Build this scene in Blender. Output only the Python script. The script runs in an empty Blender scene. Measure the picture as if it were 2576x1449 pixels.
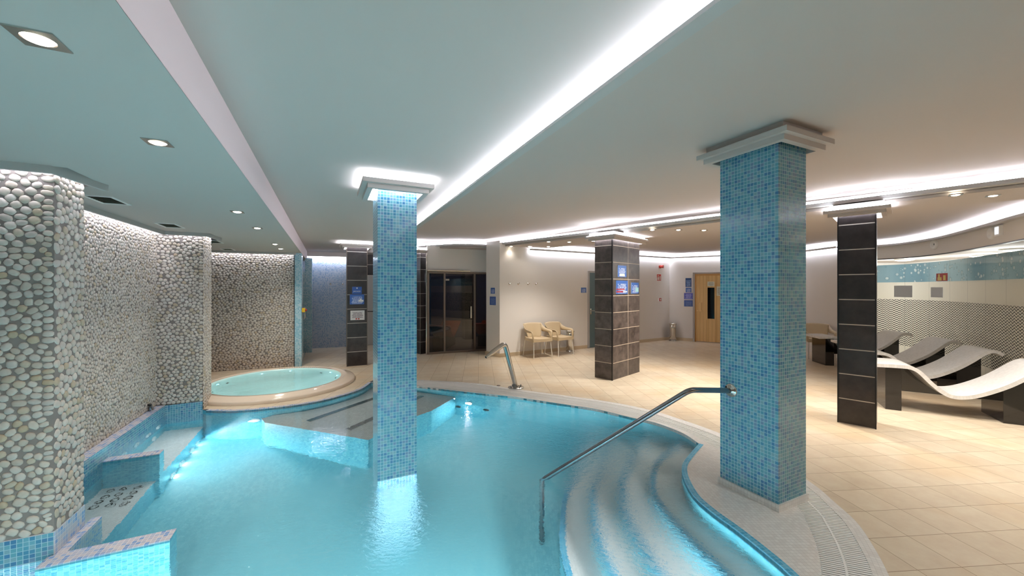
import bpy, bmesh, math, random
import numpy as np
from mathutils import Vector, Matrix
random.seed(7); RNG = np.random.default_rng(11)
SC = bpy.context.scene
COL = SC.collection
# ------------------------------------------------------------ camera, world, exposure
FPX, CX, CY, EYE = 970.0, 1288.0, 724.5, 1.65      # focal length in px of the 2576x1449 photo, eye height
cam_d = bpy.data.cameras.new('camera'); cam = bpy.data.objects.new('camera', cam_d); COL.objects.link(cam)
cam_d.sensor_fit = 'HORIZONTAL'; cam_d.sensor_width = 36.0; cam_d.lens = 36.0 * FPX / 2576.0
cam_d.clip_start = 0.02
cam.location = (0, 0, EYE); cam.rotation_euler = (math.pi / 2, 0, 0)
SC.camera = cam
W = bpy.data.worlds.new('world'); SC.world = W; W.use_nodes = True
W.node_tree.nodes['Background'].inputs[0].default_value = (0.85, 0.92, 1.0, 1)
W.node_tree.nodes['Background'].inputs[1].default_value = 0.05
SC.view_settings.view_transform = 'Standard'; SC.view_settings.look = 'None'
SC.view_settings.gamma = 1.0; SC.view_settings.exposure = 0.3
try: SC.view_settings.use_curve_mapping = False
except Exception: pass
SC.cycles.use_denoising = True
SC.cycles.sample_clamp_indirect = 4.0
SC.cycles.caustics_reflective = False
SC.cycles.caustics_refractive = True
SC.cycles.max_bounces = 9; SC.cycles.diffuse_bounces = 5; SC.cycles.glossy_bounces = 4; SC.cycles.transmission_bounces = 6
LED_W = 42.0         # cove strips (cold white)
SPOT_W = 98.0        # warm recessed spots
POOL_W = 64.0        # underwater lamps

# ------------------------------------------------------------ levels (metres above the deck)
ZW, ZB = -0.03, -1.10                 # water, pool floor
SOF, LC, MC, S1, S2 = 2.385, 2.63, 2.84, 2.65, 2.73
def fl(px, py, z=0.0):
    Y = FPX * (EYE - z) / (py - CY); return ((px - CX) / FPX * Y, Y)
def fw(px, py, z):                    # plan point seen through the water at depth z
    e = fl(px, py, ZW); d = Vector(((px - CX) / FPX, 1, -(py - CY) / FPX)).normalized()
    si = math.hypot(d.x, d.y); st = si / 1.33; t = st / math.sqrt(1 - st * st) * (ZW - z)
    return (e[0] + d.x / si * t, e[1] + d.y / si * t)
def hit(px, A, B):                    # plan point where the sight line of column px meets line AB
    r = (px - CX) / FPX; dx, dy = B[0] - A[0], B[1] - A[1]
    t = (r * A[1] - A[0]) / (dx - r * dy); return (A[0] + dx * t, A[1] + dy * t)
def zat(py, Y): return EYE - (py - CY) * Y / FPX
V2 = lambda p, d, t: (p[0] + d[0] * t, p[1] + d[1] * t)
def unit(p, q):
    dx, dy = q[0] - p[0], q[1] - p[1]; l = math.hypot(dx, dy); return (dx / l, dy / l)
AA, BB = (-0.4330, 0.9014), (0.9014, 0.4330)      # pool hall axes
CC, DD = (-0.700, 0.714), (0.714, 0.700)          # cove / slate pillar axes
def spline(pts, n=8, closed=False):
    out = []; m = len(pts); P = [Vector(p) for p in pts]
    for i in range(m if closed else m - 1):
        g = lambda k: P[k % m] if closed else P[min(max(k, 0), m - 1)]
        p0, p1, p2, p3 = g(i - 1), g(i), g(i + 1), g(i + 2)
        for k in range(n):
            t = k / n
            out.append(0.5 * ((2 * p1) + (p2 - p0) * t + (2 * p0 - 5 * p1 + 4 * p2 - p3) * t * t + (3 * p1 - p0 - 3 * p2 + p3) * t ** 3))
    if not closed: out.append(P[-1])
    return [tuple(p) for p in out]
def resample(pts, n):
    P = np.array(pts, float); s = np.r_[0, np.cumsum(np.hypot(*np.diff(P, axis=0).T))]
    t = np.linspace(0, s[-1], n); return [(float(np.interp(a, s, P[:, 0])), float(np.interp(a, s, P[:, 1]))) for a in t]
def plen(pts): return sum(math.dist(pts[i], pts[i + 1]) for i in range(len(pts) - 1))
def offset(pts, d):                   # open polyline moved d to its left
    out = []
    for i in range(len(pts)):
        a, b = pts[max(i - 1, 0)], pts[min(i + 1, len(pts) - 1)]; u = unit(a, b); out.append((pts[i][0] - u[1] * d, pts[i][1] + u[0] * d))
    return out

# ------------------------------------------------------------ mesh collector
class MB:
    def __init__(s): s.v = []; s.f = []; s.uv = []; s.mi = []; s.sm = []
    def add(s, verts, faces, uvs, m=0, smooth=False):
        b = len(s.v); s.v += [tuple(map(float, p)) for p in verts]
        for f, u in zip(faces, uvs):
            s.f.append([b + i for i in f]); s.uv.append(u); s.mi.append(m); s.sm.append(smooth)
        return s
    def quad(s, p, m=0, uv=None, smooth=False):
        P = [Vector(a) for a in p]
        if uv is None:
            w = (P[1] - P[0]).length; h = (P[-1] - P[0]).length
            uv = [(0, 0), (w, 0), (w, h), (0, h)]
        return s.add(P, [list(range(len(P)))], [uv], m, smooth)
    def box(s, o, ux, uy, uz, m=0):
        o, ux, uy, uz = (Vector(a) for a in (o, ux, uy, uz))
        v = [o, o + ux, o + ux + uy, o + uy, o + uz, o + ux + uz, o + ux + uy + uz, o + uy + uz]
        f = [(0, 3, 2, 1), (4, 5, 6, 7), (0, 1, 5, 4), (1, 2, 6, 5), (2, 3, 7, 6), (3, 0, 4, 7)]
        lx, ly, lz = ux.length, uy.length, uz.length
        r = lambda a, b: [(0, 0), (a, 0), (a, b), (0, b)]
        u = [[(0, 0), (0, ly), (lx, ly), (lx, 0)], r(lx, ly), r(lx, lz), r(ly, lz), r(lx, lz), r(ly, lz)]
        return s.add(v, f, u, m)
    def pbox(s, P, u, v, lu, lv, z0, z1, m=0):      # upright box on plan corner P with plan axes u, v
        return s.box((P[0], P[1], z0), (u[0] * lu, u[1] * lu, 0), (v[0] * lv, v[1] * lv, 0), (0, 0, z1 - z0), m)
    def strip(s, lo, hi, z0, z1, m=0, smooth=True, u0=0.0, closed=False):   # sheet between two plan polylines
        n = len(lo); d = [0]
        for i in range(n - 1): d.append(d[-1] + math.dist(lo[i], lo[i + 1]))
        v = [(p[0], p[1], z0) for p in lo] + [(p[0], p[1], z1) for p in hi]
        same = abs(z1 - z0) < 1e-6
        f = []; u = []
        for i in range(n - 1):
            f.append((i, i + 1, n + i + 1, n + i))
            if same: w = math.dist(lo[i], hi[i]); u.append([(d[i], 0), (d[i + 1], 0), (d[i + 1], w), (d[i], w)])
            else: u.append([(d[i] + u0, z0), (d[i + 1] + u0, z0), (d[i + 1] + u0, z1), (d[i] + u0, z1)])
        return s.add(v, f, u, m, smooth)
    def prism(s, poly, z0, z1, m=0, mt=None, smooth=False, top=True, bottom=True):
        c = poly + [poly[0]]; s.strip(c, c, z0, z1, m, smooth)
        mt = m if mt is None else mt
        n = len(poly)
        if top: s.add([(p[0], p[1], z1) for p in poly], [list(range(n))], [[tuple(p) for p in poly]], mt)
        if bottom: s.add([(p[0], p[1], z0) for p in poly], [list(range(n - 1, -1, -1))], [[tuple(p) for p in reversed(poly)]], m)
        return s
    def band(s, a, b, z0, z1, m=0, mt=None):       # solid between two plan polylines of equal count
        s.strip(a, a, z0, z1, m); s.strip(b[::-1], b[::-1], z0, z1, m)
        s.strip(a, b, z1, z1, m if mt is None else mt, False); s.strip(b, a, z0, z0, m, False)
        for p, q in ((a[0], b[0]), (a[-1], b[-1])): s.quad([(p[0], p[1], z0), (q[0], q[1], z0), (q[0], q[1], z1), (p[0], p[1], z1)], m)
        return s
    def frame(s, P, u, v, lu, lv, oo, oi, z0, z1, m=0):   # square ring round a pillar
        R = lambda o: [V2(V2(P, u, -o), v, -o), V2(V2(P, u, lu + o), v, -o), V2(V2(P, u, lu + o), v, lv + o), V2(V2(P, u, -o), v, lv + o)]
        A, B = R(oo), R(oi); a, b = A + [A[0]], B + [B[0]]
        s.strip(a, a, z0, z1, m, False); s.strip(b, b, z0, z1, m, False); s.strip(a, b, z0, z0, m, False); s.strip(a, b, z1, z1, m, False)
        return s
    def grid(s, rows, m=0, smooth=True, cu=False, cv=False, uv=None):
        nr, nc = len(rows), len(rows[0]); v = [p for r in rows for p in r]; f = []; u = []
        for i in range(nr if cv else nr - 1):
            for j in range(nc if cu else nc - 1):
                a, b, c, d = (i, j), (i, (j + 1) % nc), ((i + 1) % nr, (j + 1) % nc), ((i + 1) % nr, j)
                f.append([q[0] * nc + q[1] for q in (a, b, c, d)])
                u.append([uv(*q) for q in ((i, j), (i, j + 1), (i + 1, j + 1), (i + 1, j))] if uv else [(j, i), (j + 1, i), (j + 1, i + 1), (j, i + 1)])
        return s.add(v, f, u, m, smooth)
    def tube(s, pts, r, n=14, m=0, caps=True):
        P = [Vector(p) for p in pts]; R = r if isinstance(r, (list, tuple)) else [r] * len(P)
        T = [(P[min(i + 1, len(P) - 1)] - P[max(i - 1, 0)]).normalized() for i in range(len(P))]
        x = T[0].orthogonal().normalized(); rows = []
        for i, p in enumerate(P):
            x = (x - T[i] * x.dot(T[i])).normalized(); y = T[i].cross(x)
            rows.append([p + (x * math.cos(2 * math.pi * k / n) + y * math.sin(2 * math.pi * k / n)) * R[i] for k in range(n)])
        s.grid(rows, m, True, cu=True)
        if caps:
            for r_ in (rows[0][::-1], rows[-1]): s.add(r_, [list(range(n))], [[(0, 0)] * n], m)
        return s
    def lathe(s, prof, c=(0, 0, 0), n=40, m=0, smooth=True, axis=None):
        rows = []
        for r, z in prof: rows.append([(c[0] + r * math.cos(2 * math.pi * k / n), c[1] + r * math.sin(2 * math.pi * k / n), c[2] + z) for k in range(n)])
        if axis is not None:
            q = Vector((0, 0, 1)).rotation_difference(Vector(axis)).to_matrix(); C = Vector(c)
            rows = [[C + q @ (Vector(p) - C) for p in r] for r in rows]
        return s.grid(rows, m, smooth, cu=True, uv=lambda i, j: (j / n, i / max(1, len(prof) - 1)))
    def disc(s, c, r, n=32, m=0, axis=None):
        p = [Vector((r * math.cos(2 * math.pi * k / n), r * math.sin(2 * math.pi * k / n), 0)) for k in range(n)]
        if axis is not None:
            q = Vector((0, 0, 1)).rotation_difference(Vector(axis)).to_matrix(); p = [q @ a for a in p]
        return s.add([Vector(c) + a for a in p], [list(range(n))], [[(0.5 + a.x, 0.5 + a.y) for a in p]], m)
    def build(s, name, mats, parent=None, bevel=0.0, solidify=0.0, seg=2):
        me = bpy.data.meshes.new(name); me.from_pydata(s.v, [], s.f)
        ul = me.uv_layers.new(name='UVMap'); flat = [c for face in s.uv for u in face for c in u]
        ul.data.foreach_set('uv', flat)
        me.polygons.foreach_set('material_index', s.mi); me.polygons.foreach_set('use_smooth', s.sm)
        for mt in (mats if isinstance(mats, (list, tuple)) else [mats]): me.materials.append(mt)
        me.update(); me.validate()
        o = bpy.data.objects.new(name, me); COL.objects.link(o)
        if solidify: k = o.modifiers.new('solid', 'SOLIDIFY'); k.thickness = solidify; k.offset = 0
        if bevel: k = o.modifiers.new('bevel', 'BEVEL'); k.width = bevel; k.segments = seg; k.limit_method = 'ANGLE'
        if parent: put(o, parent)
        return o
def put(o, parent):
    o.parent = parent; o.matrix_parent_inverse = (Matrix.LocRotScale(parent.location, parent.rotation_euler, None)).inverted()
    return o
def tag(o, label=None, cat=None, group=None, kind=None):
    if label: o['label'] = label
    if cat: o['category'] = cat
    if group: o['group'] = group
    if kind: o['kind'] = kind
    return o
def thing(name, label, cat, loc=(0, 0, 0), rz=0.0, group=None):
    o = bpy.data.objects.new(name, None); COL.objects.link(o); o.empty_display_size = 0.1
    o.location = (loc[0], loc[1], loc[2] if len(loc) > 2 else 0); o.rotation_euler = (0, 0, rz)
    return tag(o, label, cat, group)
def struct(o): o['kind'] = 'structure'; return o
KIDS = {}
def dup(root, loc, rz=0.0, label=None, group=None):
    def cp(o, par):
        c = o.copy(); COL.objects.link(c)
        if par: c.parent = par
        for ch in [k for k in bpy.data.objects if k.parent == o]: cp(ch, c)
        return c
    r = cp(root, None); r.location = loc; r.rotation_euler = (0, 0, rz)
    if label: r['label'] = label
    if group: r['group'] = group
    return r
def holed(name, loops, z, mats, up=True, thick=0.0):
    bm = bmesh.new(); E = []
    for L in loops:
        vs = [bm.verts.new((p[0], p[1], z)) for p in L]
        E += [bm.edges.new((vs[i], vs[(i + 1) % len(vs)])) for i in range(len(vs))]
    bmesh.ops.triangle_fill(bm, use_beauty=True, use_dissolve=False, edges=E)
    for f in bm.faces:
        if (f.normal.z > 0) != up: f.normal_flip()
    if thick:
        bmesh.ops.solidify(bm, geom=list(bm.faces), thickness=thick)
    ul = bm.loops.layers.uv.new('UVMap')
    for f in bm.faces:
        for l in f.loops: l[ul].uv = (l.vert.co.x, l.vert.co.y)
    me = bpy.data.meshes.new(name); bm.to_mesh(me); bm.free()
    for mt in (mats if isinstance(mats, (list, tuple)) else [mats]): me.materials.append(mt)
    o = bpy.data.objects.new(name, me); COL.objects.link(o); return o

# ------------------------------------------------------------ materials
def lin(r, g, b):
    f = lambda c: (c / 255 / 12.92) if c <= 10.3 else ((c / 255 + 0.055) / 1.055) ** 2.4
    return (f(r), f(g), f(b), 1)
class NT:
    def __init__(s, name):
        s.m = bpy.data.materials.new(name); s.m.use_nodes = True; s.t = s.m.node_tree; s.t.nodes.clear()
        s.out = s.t.nodes.new('ShaderNodeOutputMaterial')
    def n(s, typ, ins=None, **kw):
        nd = s.t.nodes.new(typ)
        for k, v in kw.items(): setattr(nd, k, v)
        for k, v in (ins or {}).items():
            if isinstance(v, bpy.types.NodeSocket): s.t.links.new(v, nd.inputs[k])
            else: nd.inputs[k].default_value = v
        return nd
    def math(s, op, a, b=None, c=None):
        i = {0: a}
        if b is not None: i[1] = b
        if c is not None: i[2] = c
        return s.n('ShaderNodeMath', i, operation=op).outputs[0]
    def mix(s, fac, a, b, blend='MIX'):
        nd = s.n('ShaderNodeMix', data_type='RGBA', blend_type=blend)
        for k, v in ((0, fac), (6, a), (7, b)):
            if isinstance(v, bpy.types.NodeSocket): s.t.links.new(v, nd.inputs[k])
            else: nd.inputs[k].default_value = v
        return nd.outputs[2]
    def ramp(s, fac, cols, interp='LINEAR'):
        nd = s.n('ShaderNodeValToRGB', {0: fac}); cr = nd.color_ramp; cr.interpolation = interp
        while len(cr.elements) < len(cols): cr.elements.new(0.5)
        for i, (p, c) in enumerate(cols): cr.elements[i].position = p; cr.elements[i].color = c
        return nd.outputs[0]
    def bsdf(s, **kw):
        b = s.n('ShaderNodeBsdfPrincipled'); mp = dict(color='Base Color', rough='Roughness', metal='Metallic', spec='Specular IOR Level', normal='Normal', coat='Coat Weight', emit='Emission Color', estr='Emission Strength', alpha='Alpha')
        for k, v in kw.items():
            i = b.inputs[mp[k]]
            if isinstance(v, bpy.types.NodeSocket): s.t.links.new(v, i)
            else: i.default_value = v
        s.t.links.new(b.outputs[0], s.out.inputs[0]); return b
    def bump(s, h, strength=0.3, dist=0.01, normal=None):
        i = {'Strength': strength, 'Distance': dist, 'Height': h}
        if normal is not None: i['Normal'] = normal
        return s.n('ShaderNodeBump', i).outputs[0]
def plain(name, rgb, rough=0.5, metal=0.0, spec=0.5, noise=0.0, nscale=8.0, coat=0.0):
    t = NT(name); c = lin(*rgb)
    if noise:
        tc = t.n('ShaderNodeTexCoord'); nz = t.n('ShaderNodeTexNoise', {'Vector': tc.outputs['Object'], 'Scale': nscale, 'Detail': 4.0})
        d = tuple(max(0, x * (1 - noise)) for x in c[:3]) + (1,); l = tuple(min(1, x * (1 + noise)) for x in c[:3]) + (1,)
        c = t.ramp(nz.outputs[0], [(0.3, d), (0.7, l)])
    t.bsdf(color=c, rough=rough, metal=metal, spec=spec, coat=coat); return t.m
def emis(name, rgb, strength):
    t = NT(name); e = t.n('ShaderNodeEmission', {'Color': lin(*rgb), 'Strength': strength}); t.t.links.new(e.outputs[0], t.out.inputs[0]); return t.m
def tiles(name, pu, pv, gap, cols, grout, rough=0.2, groutr=0.7, spec=0.5, rot=0.0, off=(0, 0), jitter=0.0, bumpd=0.0015, cloud=0.0, constant=True, stain=None, shift=0.0):
    """tile grid in metres of UV; each tile picks its own colour"""
    t = NT(name); uv = t.n('ShaderNodeUVMap').outputs[0]
    if rot or off != (0, 0):
        mp = t.n('ShaderNodeMapping', {'Vector': uv, 'Rotation': (0, 0, -rot)}); uv = mp.outputs[0]
    sp = t.n('ShaderNodeSeparateXYZ', {0: uv}); sx = t.math('SUBTRACT', sp.outputs[0], off[0]); sy = t.math('SUBTRACT', sp.outputs[1], off[1])
    y = t.math('DIVIDE', sy, pv); iy = t.math('FLOOR', y)
    x = t.math('DIVIDE', sx, pu)
    if shift: x = t.math('ADD', x, t.math('MULTIPLY', iy, shift))
    ix = t.math('FLOOR', x)
    fx = t.math('ABSOLUTE', t.math('SUBTRACT', t.math('SUBTRACT', x, ix), 0.5)); fy = t.math('ABSOLUTE', t.math('SUBTRACT', t.math('SUBTRACT', y, iy), 0.5))
    mx = t.math('GREATER_THAN', fx, 0.5 - gap / pu / 2); my = t.math('GREATER_THAN', fy, 0.5 - gap / pv / 2); mask = t.math('MAXIMUM', mx, my)
    cell = t.n('ShaderNodeCombineXYZ', {0: ix, 1: iy, 2: 0.37})
    wn = t.n('ShaderNodeTexWhiteNoise', {'Vector': cell.outputs[0]}, noise_dimensions='3D')
    col = t.ramp(wn.outputs['Value'], [((i + (0 if constant else 0.5)) / len(cols), lin(*c)) for i, c in enumerate(cols)], 'CONSTANT' if constant else 'LINEAR')
    if cloud:
        tc = t.n('ShaderNodeTexCoord'); nz = t.n('ShaderNodeTexNoise', {'Vector': t.n('ShaderNodeVectorMath', {0: tc.outputs['Object'], 1: wn.outputs['Color']}, operation='ADD').outputs[0], 'Scale': 7.0, 'Detail': 6.0, 'Roughness': 0.65})
        col = t.mix(cloud, col, t.ramp(nz.outputs[0], [(0.3, (0.02, 0.02, 0.02, 1)), (0.75, (1, 1, 1, 1))]), 'OVERLAY')
    if stain:
        tc = t.n('ShaderNodeTexCoord'); nz = t.n('ShaderNodeTexNoise', {'Vector': tc.outputs['Object'], 'Scale': stain[0], 'Detail': 3.0})
        col = t.mix(t.math('MULTIPLY', t.ramp(nz.outputs[0], [(0.52, (0, 0, 0, 1)), (0.62, (1, 1, 1, 1))]), stain[1]), col, lin(*stain[2]))
    col = t.mix(mask, col, lin(*grout))
    nrm = t.bump(t.math('SUBTRACT', 1.0, mask), 0.5, bumpd)
    r = t.math('ADD', t.math('MULTIPLY', mask, groutr - rough), rough)
    t.bsdf(color=col, rough=r, spec=spec, normal=nrm); return t.m
M = {}
M['paint'] = plain('ceiling_paint', (192, 182, 176), 0.9, spec=0.2)
M['wall'] = plain('wall_paint', (232, 227, 222), 0.85, spec=0.25)
M['beam'] = plain('lit_beam_paint', (206, 192, 192), 0.9, spec=0.2)  # ceiling paint made pinker and lighter for the light on the beam
TB = [(80, 140, 160), (100, 154, 170), (66, 124, 152), (120, 158, 170), (86, 142, 160), (102, 134, 162), (62, 112, 148), (92, 150, 164)]
M['mosaic'] = tiles('blue_mosaic', 0.0263, 0.0263, 0.0032, TB, (168, 196, 206), 0.14)
M['mosaic_c'] = tiles('pale_blue_mosaic', 0.0263, 0.0263, 0.0032, [(136, 180, 196), (154, 190, 202), (120, 168, 190), (170, 196, 206)], (196, 212, 218), 0.16)
M['mosaic_p'] = tiles('pool_mosaic', 0.0263, 0.0263, 0.0026, [(72, 154, 174), (86, 164, 182), (62, 144, 168), (98, 172, 184), (76, 158, 176)], (108, 176, 190), 0.3)
M['mosaic_l'] = tiles('lilac_mosaic', 0.0263, 0.0263, 0.003, [(176, 178, 196), (150, 168, 200), (190, 184, 194), (120, 150, 196), (198, 192, 196), (168, 176, 198), (186, 184, 196)], (206, 202, 200), 0.25)
M['mosaic_n'] = tiles('nook_mosaic', 0.0263, 0.0263, 0.003, [(166, 182, 204), (178, 190, 208), (152, 174, 202), (172, 186, 206), (134, 160, 196), (182, 192, 208)], (192, 198, 210), 0.2)
M['mosaic_w'] = tiles('white_mosaic', 0.0263, 0.0263, 0.002, [(232, 230, 227), (236, 234, 231), (228, 225, 222)], (196, 193, 190), 0.12, 0.4)
M['mosaic_f'] = tiles('pool_floor_mosaic', 0.0263, 0.0263, 0.002, [(116, 189, 202), (124, 195, 206), (110, 183, 198)], (104, 175, 190), 0.4)
M['mosaic_s'] = tiles('submerged_white_mosaic', 0.0263, 0.0263, 0.0018, [(236, 238, 238), (240, 242, 242), (232, 234, 234)], (204, 210, 212), 0.4)
M['mosaic_e'] = tiles('edge_mosaic', 0.0263, 0.0263, 0.003, [(96, 180, 216), (112, 190, 222), (84, 170, 210)], (130, 196, 220), 0.2)
M['floor'] = tiles('floor_tile', 0.286, 0.286, 0.004, [(206, 190, 166), (212, 197, 174), (202, 186, 162), (208, 193, 170)], (150, 130, 106), 0.32, 0.7, 0.4, rot=math.radians(4.84), off=(2.555, 2.333), cloud=0.12, bumpd=0.001, constant=False, stain=(0.9, 0.35, (196, 164, 120)))
M['baseb'] = plain('baseboard_tile', (206, 186, 156), 0.35)
M['slate'] = tiles('slate_tile', 0.56, 0.302, 0.011, [(46, 40, 40), (54, 47, 46), (42, 37, 37)], (186, 178, 168), 0.28, 0.6, cloud=0.55, bumpd=0.001)
M['slate_m'] = tiles('slate_tile_grey', 0.56, 0.302, 0.011, [(80, 71, 68), (90, 80, 76), (72, 64, 61)], (190, 176, 158), 0.3, 0.6, cloud=0.6, bumpd=0.001)
M['black'] = plain('black_gloss', (18, 15, 15), 0.08, spec=0.6, coat=0.3)
M['blackm'] = plain('black_trim', (14, 12, 14), 0.35)
M['steel'] = plain('brushed_steel', (196, 194, 190), 0.22, 1.0)
M['steel_d'] = plain('handrail_steel', (150, 152, 156), 0.16, 1.0)
M['chrome'] = plain('chrome', (220, 216, 208), 0.06, 1.0)
M['bronze'] = plain('bronze_aluminium', (122, 108, 98), 0.4, 0.6)
M['lounge'] = tiles('lounger_mosaic', 0.0263, 0.0263, 0.0016, [(232, 230, 228), (236, 234, 232), (228, 226, 224)], (206, 204, 202), 0.2, 0.4)
M['cream'] = plain('cream_acrylic', (226, 208, 188), 0.12, coat=0.2)
M['spaw'] = plain('spa_shell_white', (196, 230, 228), 0.3)
M['beige'] = plain('beige_plastic', (194, 174, 142), 0.4)
M['alu'] = plain('pale_aluminium', (222, 216, 206), 0.35, 0.15)
M['white'] = plain('white_plastic', (238, 238, 236), 0.4)
M['grey'] = plain('light_grey', (182, 180, 178), 0.5)
M['dark'] = plain('dark_void', (14, 14, 15), 0.8)
M['vent'] = plain('vent_slat', (120, 116, 98), 0.5)
M['doorg'] = plain('teal_grey_door', (84, 104, 108), 0.4)
M['doorf'] = plain('grey_door_frame', (170, 164, 160), 0.4)
M['red'] = plain('red_plastic', (172, 44, 32), 0.35)
M['yellow'] = plain('yellow_plastic', (226, 178, 24), 0.35)
M['orange'] = plain('orange_upholstery', (204, 74, 34), 0.5)
M['navy'] = plain('navy_wall', (54, 78, 128), 0.6)
M['wine'] = plain('dark_red_wall', (64, 22, 20), 0.5)
M['paper'] = plain('paper', (222, 222, 210), 0.7)
M['led'] = emis('led_cold_white', (236, 240, 255), LED_W)
M['led4'] = emis('led_slot', (236, 240, 255), LED_W * 0.5)
M['led3'] = emis('led_perimeter', (236, 240, 255), LED_W * 1.5)
M['led2'] = emis('led_capital', (236, 242, 255), LED_W * 1.1)
M['lens'] = emis('spot_lens', (255, 240, 214), 14.0)
M['jetl'] = emis('spa_led', (150, 235, 255), 9.0)
M['poolens'] = emis('pool_lamp_lens', (225, 250, 255), 6.0)
def grout_pebble():
    t = NT('pebble_stone'); g = t.n('ShaderNodeNewGeometry')
    c = t.ramp(g.outputs['Random Per Island'], [(0.0, lin(174, 162, 150)), (0.25, lin(196, 184, 172)), (0.5, lin(182, 173, 165)), (0.72, lin(202, 192, 182)), (0.9, lin(172, 154, 130)), (1.0, lin(188, 180, 173))])
    tc = t.n('ShaderNodeTexCoord'); nz = t.n('ShaderNodeTexNoise', {'Vector': tc.outputs['Object'], 'Scale': 60.0, 'Detail': 3.0})
    c = t.mix(0.12, c, nz.outputs[0], 'OVERLAY'); t.bsdf(color=c, rough=0.55, spec=0.35); return t.m
M['pebble'] = grout_pebble()
M['grout'] = plain('pebble_grout', (122, 113, 108), 0.9)
def wood():
    t = NT('pine_boards'); uv = t.n('ShaderNodeUVMap').outputs[0]; sp = t.n('ShaderNodeSeparateXYZ', {0: uv})
    x = t.math('DIVIDE', sp.outputs[0], 0.09); ix = t.math('FLOOR', x); fx = t.math('SUBTRACT', x, ix); m = t.math('LESS_THAN', fx, 0.05)
    wn = t.n('ShaderNodeTexWhiteNoise', {'Vector': t.n('ShaderNodeCombineXYZ', {0: ix}).outputs[0]}, noise_dimensions='3D')
    mp = t.n('ShaderNodeMapping', {'Vector': uv, 'Scale': (26, 1.6, 1)}); nz = t.n('ShaderNodeTexNoise', {'Vector': mp.outputs[0], 'Scale': 1.0, 'Detail': 4.0})
    c = t.ramp(t.math('ADD', t.math('MULTIPLY', wn.outputs[0], 0.4), t.math('MULTIPLY', nz.outputs[0], 0.6)), [(0.2, lin(206, 164, 104)), (0.8, lin(232, 200, 142))])
    t.bsdf(color=t.mix(m, c, lin(150, 108, 58)), rough=0.45); return t.m
M['wood'] = wood()
def water(name, amp, tint, mask=True):
    t = NT(name); tc = t.n('ShaderNodeTexCoord'); ob = tc.outputs['Object']
    n1 = t.n('ShaderNodeTexNoise', {'Vector': ob, 'Scale': 2.2, 'Detail': 2.0, 'Distortion': 0.6}).outputs[0]
    n2 = t.n('ShaderNodeTexNoise', {'Vector': t.n('ShaderNodeMapping', {'Vector': ob, 'Scale': (1, 1.6, 1), 'Rotation': (0, 0, 0.4)}).outputs[0], 'Scale': 13.0, 'Detail': 3.0, 'Distortion': 0.8}).outputs[0]
    h = t.math('ADD', t.math('MULTIPLY', n1, 0.40), t.math('MULTIPLY', n2, 0.13))
    if mask:      # jets churn the water on the right, a side current runs along the step edge
        def blob(c, r):
            d = t.n('ShaderNodeVectorMath', {0: ob, 1: (c[0], c[1], 0)}, operation='DISTANCE').outputs['Value']
            return t.n('ShaderNodeMapRange', {'Value': d, 'From Min': r, 'From Max': 0.0}, interpolation_type='SMOOTHSTEP').outputs[0]
        k = t.math('ADD', t.math('ADD', blob((0.75, 4.35), 1.5), blob((1.75, 4.35), 0.7)), t.math('MULTIPLY', blob((1.15, 2.6), 0.9), 0.9))
        k = t.math('ADD', k, t.math('MULTIPLY', blob((-1.0, 2.6), 1.3), 0.35))
        n3 = t.n('ShaderNodeTexNoise', {'Vector': t.n('ShaderNodeMapping', {'Vector': ob, 'Scale': (1, 2.0, 1), 'Rotation': (0, 0, -0.5)}).outputs[0], 'Scale': 17.0, 'Detail': 4.0, 'Roughness': 0.6, 'Distortion': 1.4}).outputs[0]
        h = t.math('ADD', h, t.math('MULTIPLY', t.math('MULTIPLY', n3, k), 2.6))
    nr = t.bump(h, 1.0, amp)
    g = t.n('ShaderNodeBsdfGlass', {'Color': tint, 'Roughness': 0.0, 'IOR': 1.33, 'Normal': nr}); t.t.links.new(g.outputs[0], t.out.inputs[0]); return t.m
M['water'] = water('pool_water', 0.011, (0.93, 0.99, 1.0, 1))
M['spawater'] = water('spa_water', 0.03, (0.95, 1.0, 1.0, 1), False)
def tinted_glass(name, tint, ior=1.5, rough=0.0):
    t = NT(name); fr = t.n('ShaderNodeFresnel', {'IOR': ior}); a = t.n('ShaderNodeBsdfTransparent', {'Color': tint}); b = t.n('ShaderNodeBsdfGlossy', {'Roughness': rough, 'Color': (1, 1, 1, 1)})
    m = t.n('ShaderNodeMixShader', {0: fr.outputs[0], 1: a.outputs[0], 2: b.outputs[0]}); t.t.links.new(m.outputs[0], t.out.inputs[0]); return t.m
M['smoke'] = tinted_glass('smoked_glass', (0.42, 0.38, 0.36, 1), 1.55)
M['clear'] = tinted_glass('clear_glass', (0.86, 0.92, 0.92, 1), 1.45)
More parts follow.
